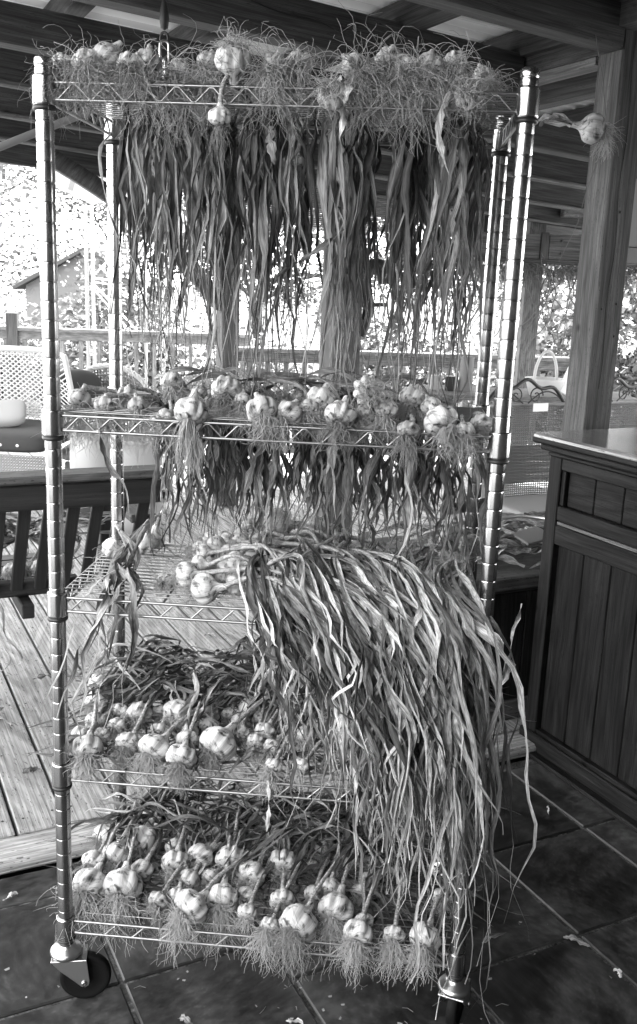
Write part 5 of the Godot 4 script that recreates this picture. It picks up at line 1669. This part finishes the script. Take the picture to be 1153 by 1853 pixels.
	var low := [Vector2(-3.2, 2.80), Vector2(-2.85, 2.70), Vector2(-2.62, 2.62), Vector2(-2.50, 2.47), Vector2(-2.36, 2.40), Vector2(-2.24, 2.36), Vector2(-2.12, 2.31), Vector2(-2.00, 2.35), Vector2(-1.93, 2.20), Vector2(-1.80, 2.10), Vector2(-1.66, 2.09), Vector2(-1.50, 1.95)]
	var rows := []
	for i in low.size():
		var row := PackedVector3Array()
		for j in 5:
			var t := j / 4.0
			row.append(Vector3(low[i].x + 0.16 * t, low[i].y + (0.42 - 0.015 * i) * t, -7.0 - 0.7 * t))
		rows.append(row)
	var am := MB.new()
	am.grid(rows)
	part("cloth", am.mesh(), M.awning, aw)
	for x in [[-2.36, 2.43], [-2.02, 2.38]]:
		var tb := MB.new()
		tb.box(Vector3.ZERO, Vector3(0.05, 0.20, 0.006), 0.002)
		part("tab", tb.mesh(), M.grey, aw, Transform3D(Basis(Vector3.BACK, -0.3), Vector3(x[0] + 0.05, x[1] + 0.10, -7.02)))
	for q in [[-3.05, 3.1, 0], [-1.38, 2.3, 1]]:
		var rp := MB.new()
		rp.rod(Vector3(q[0], q[1], -7.6), Vector3(q[0] + 0.3, 3.2 - 0.6 * q[2], -8.6), 0.012)
		part("stay", rp.mesh(), M.cord, aw)
	# round canopy far right
	var um := thing("round_canopy", "low pale round canopy on a pole beyond the right chairs", "canopy", Vector3(2.85, gy, -12.0))
	var u1 := MB.new()
	u1.lathe([[1.02, 1.30], [1.0, 1.31], [0.85, 1.39], [0.55, 1.48], [0.25, 1.53], [0.0, 1.545]], 32)
	part("cloth", u1.mesh(), M.awning, um)
	var u2 := MB.new()
	u2.rod(Vector3.ZERO, Vector3(0, 1.53, 0), 0.025)
	part("pole", u2.mesh(), M.grey, um)
	# pavilion post, beam and planter with a straw fringe
	var pv := thing("garden_pavilion", "pale timber post and beam of the pavilion behind the right chairs", "pavilion", Vector3(1.82, gy, -6.6), 0.06)
	plank("post", pv, M.rail, Vector3(-0.07, 0, -0.07), Vector3(0.07, 2.62, 0.07), 0.005)
	plank("post", pv, M.rail, Vector3(2.6, 0, -0.07), Vector3(2.74, 2.62, 0.07), 0.005)
	plank("cap_beam", pv, M.rail, Vector3(-0.5, 2.625, -0.10), Vector3(3.0, 2.80, 0.10), 0.006)
	plank("short_beam", pv, M.rail, Vector3(0.15, 2.55, 0.11), Vector3(0.32, 2.70, 0.35), 0.006)
	var pb := thing("planter_box", "long weathered wooden planter box held up under the pavilion beam", "planter", Vector3(1.3, 1.96, -6.38), 0.06)
	plank("front_board", pb, M.post, Vector3(0.0, 0.0, 0.0), Vector3(0.53, 0.20, 0.04), 0.004)
	plank("front_board", pb, M.post, Vector3(0.60, 0.0, 0.0), Vector3(1.75, 0.20, 0.04), 0.004)
	plank("batten", pb, M.beam, Vector3(0.535, -0.01, -0.01), Vector3(0.595, 0.215, 0.055), 0.004)
	plank("base_board", pb, M.beam, Vector3(0.0, -0.03, -0.34), Vector3(1.75, -0.002, 0.06), 0.003)
	plank("back_board", pb, M.post, Vector3(0.0, 0.0, -0.34), Vector3(1.75, 0.20, -0.30), 0.004)
	for x in [0.68, 0.70]:
		for y in [0.05, 0.15]:
			var bl := MB.new()
			bl.lathe([[0.0, 0.0], [0.012, 0.0], [0.009, 0.006], [0.0, 0.007]], 8, Vector3.ZERO, Basis(Vector3.RIGHT, PI / 2))
			if x > 0.69: part("bolt", bl.mesh(), M.iron, pb, Transform3D(Basis.IDENTITY, Vector3(x, y, 0.0405)))
	for x in [0.1, 1.6]:
		plank("bracket", pb, M.beam, Vector3(x, 0.202, -0.34), Vector3(x + 0.04, 0.70, -0.28), 0.003)
	var r := RandomNumberGenerator.new()
	r.seed = 600
	var fm := MB.new()
	for k in 900:
		var p := Vector3(r.randf_range(-0.6, 1.75), r.randf_range(-0.05, 0.02), r.randf_range(-0.34, 0.08))
		var pts := PackedVector3Array([p])
		var d := Vector3(r.randfn() * 0.8, -0.6, r.randfn() * 0.4).normalized()
		for j in 5:
			d = (d + Vector3(r.randfn(), r.randfn() - 0.25, r.randfn()) * 0.45).normalized()
			p += d * 0.035
			pts.append(p)
		fm.tube(pts, 0.0045, 0.002, 3, false)
	for k in 46:
		var p := Vector3(r.randf_range(-0.6, 1.75), -0.05, r.randf_range(-0.3, 0.05))
		var pts := PackedVector3Array([p])
		var d := Vector3.DOWN
		for j in 14:
			d = (d + Vector3(r.randfn() * 0.35, -0.25, r.randfn() * 0.35)).normalized()
			p += d * 0.055
			pts.append(p)
		fm.tube(pts, 0.006, 0.003, 4, false)
	var fr := part("straw_fringe", fm.mesh(), M.straw, self, Transform3D(Basis(Vector3.UP, 0.06), Vector3(1.3, 1.93, -6.38)))
	tag(fr, "tangled dry vine and straw hanging under the wooden planter box", "vine", "", "stuff")
	# blind
	var bl := thing("bamboo_blind", "slatted bamboo blind hanging under the eave behind the leaves", "blind", B(2.24, 2.10, -4.66), TURN)
	for k in 27:
		plank("slat", bl, M.bamboo, Vector3(0.0, 0.0145 * k, 0.0), Vector3(1.28, 0.0145 * k + 0.0115, 0.005), 0.001)
	for x in [0.2, 1.05]:
		plank("cord", bl, M.cord, Vector3(x, -0.01, 0.0055), Vector3(x + 0.005, 0.40, 0.0085), 0.0)

# ---------------------------------------------------------------- the scene
func _ready():
	rng.seed = 20240
	var cam := Camera3D.new()
	cam.name = "camera"
	cam.keep_aspect = Camera3D.KEEP_HEIGHT
	cam.fov = 56.291
	cam.near = 0.05
	cam.far = 500.0
	cam.position = Vector3(0.6986, 1.6899, 1.9160)
	var fw := Vector3(-0.071342, -0.231481, -0.970220).normalized()
	var rt := Vector3(0.995854, 0.038514, -0.082416).normalized()
	cam.transform.basis = Basis(rt, rt.cross(fw), -fw)
	add_child(cam)
	cam.current = true
	var we := WorldEnvironment.new()
	we.name = "environment"
	var env := Environment.new()
	env.background_mode = Environment.BG_SKY
	var sky := Sky.new()
	var sm := ProceduralSkyMaterial.new()
	sm.sky_top_color = Color(0.72, 0.72, 0.72)
	sm.sky_horizon_color = Color(0.93, 0.93, 0.93)
	sm.sky_curve = 0.2
	sm.ground_horizon_color = Color(0.80, 0.80, 0.80)
	sm.ground_bottom_color = Color(0.45, 0.45, 0.45)
	sm.sun_angle_max = 0.0
	sky.sky_material = sm
	env.sky = sky
	env.background_energy_multiplier = 1.7
	env.ambient_light_source = Environment.AMBIENT_SOURCE_SKY
	env.tonemap_mode = Environment.TONE_MAPPER_LINEAR
	env.tonemap_exposure = 7.6
	env.sdfgi_enabled = true
	env.ssao_enabled = true
	env.ssil_enabled = true
	we.environment = env
	add_child(we)
	var sun := DirectionalLight3D.new()
	sun.name = "sun"
	sun.light_color = Color(1.0, 1.0, 1.0)
	sun.light_energy = 1.6
	sun.light_angular_distance = 0.5
	sun.shadow_enabled = true
	add_child(sun)
	sun.look_at_from_position(B(4.2, 9.0, 0.3), Vector3.ZERO, Vector3.UP)

	make_materials()
	make_ground()
	make_floor()
	make_deck()
	make_roof()
	make_posts()
	make_house()
	make_garden()
	make_counter()
	make_cabinet()
	make_swing()
	make_furniture()
	make_rack()
	make_garlic()
	make_other_garlic()
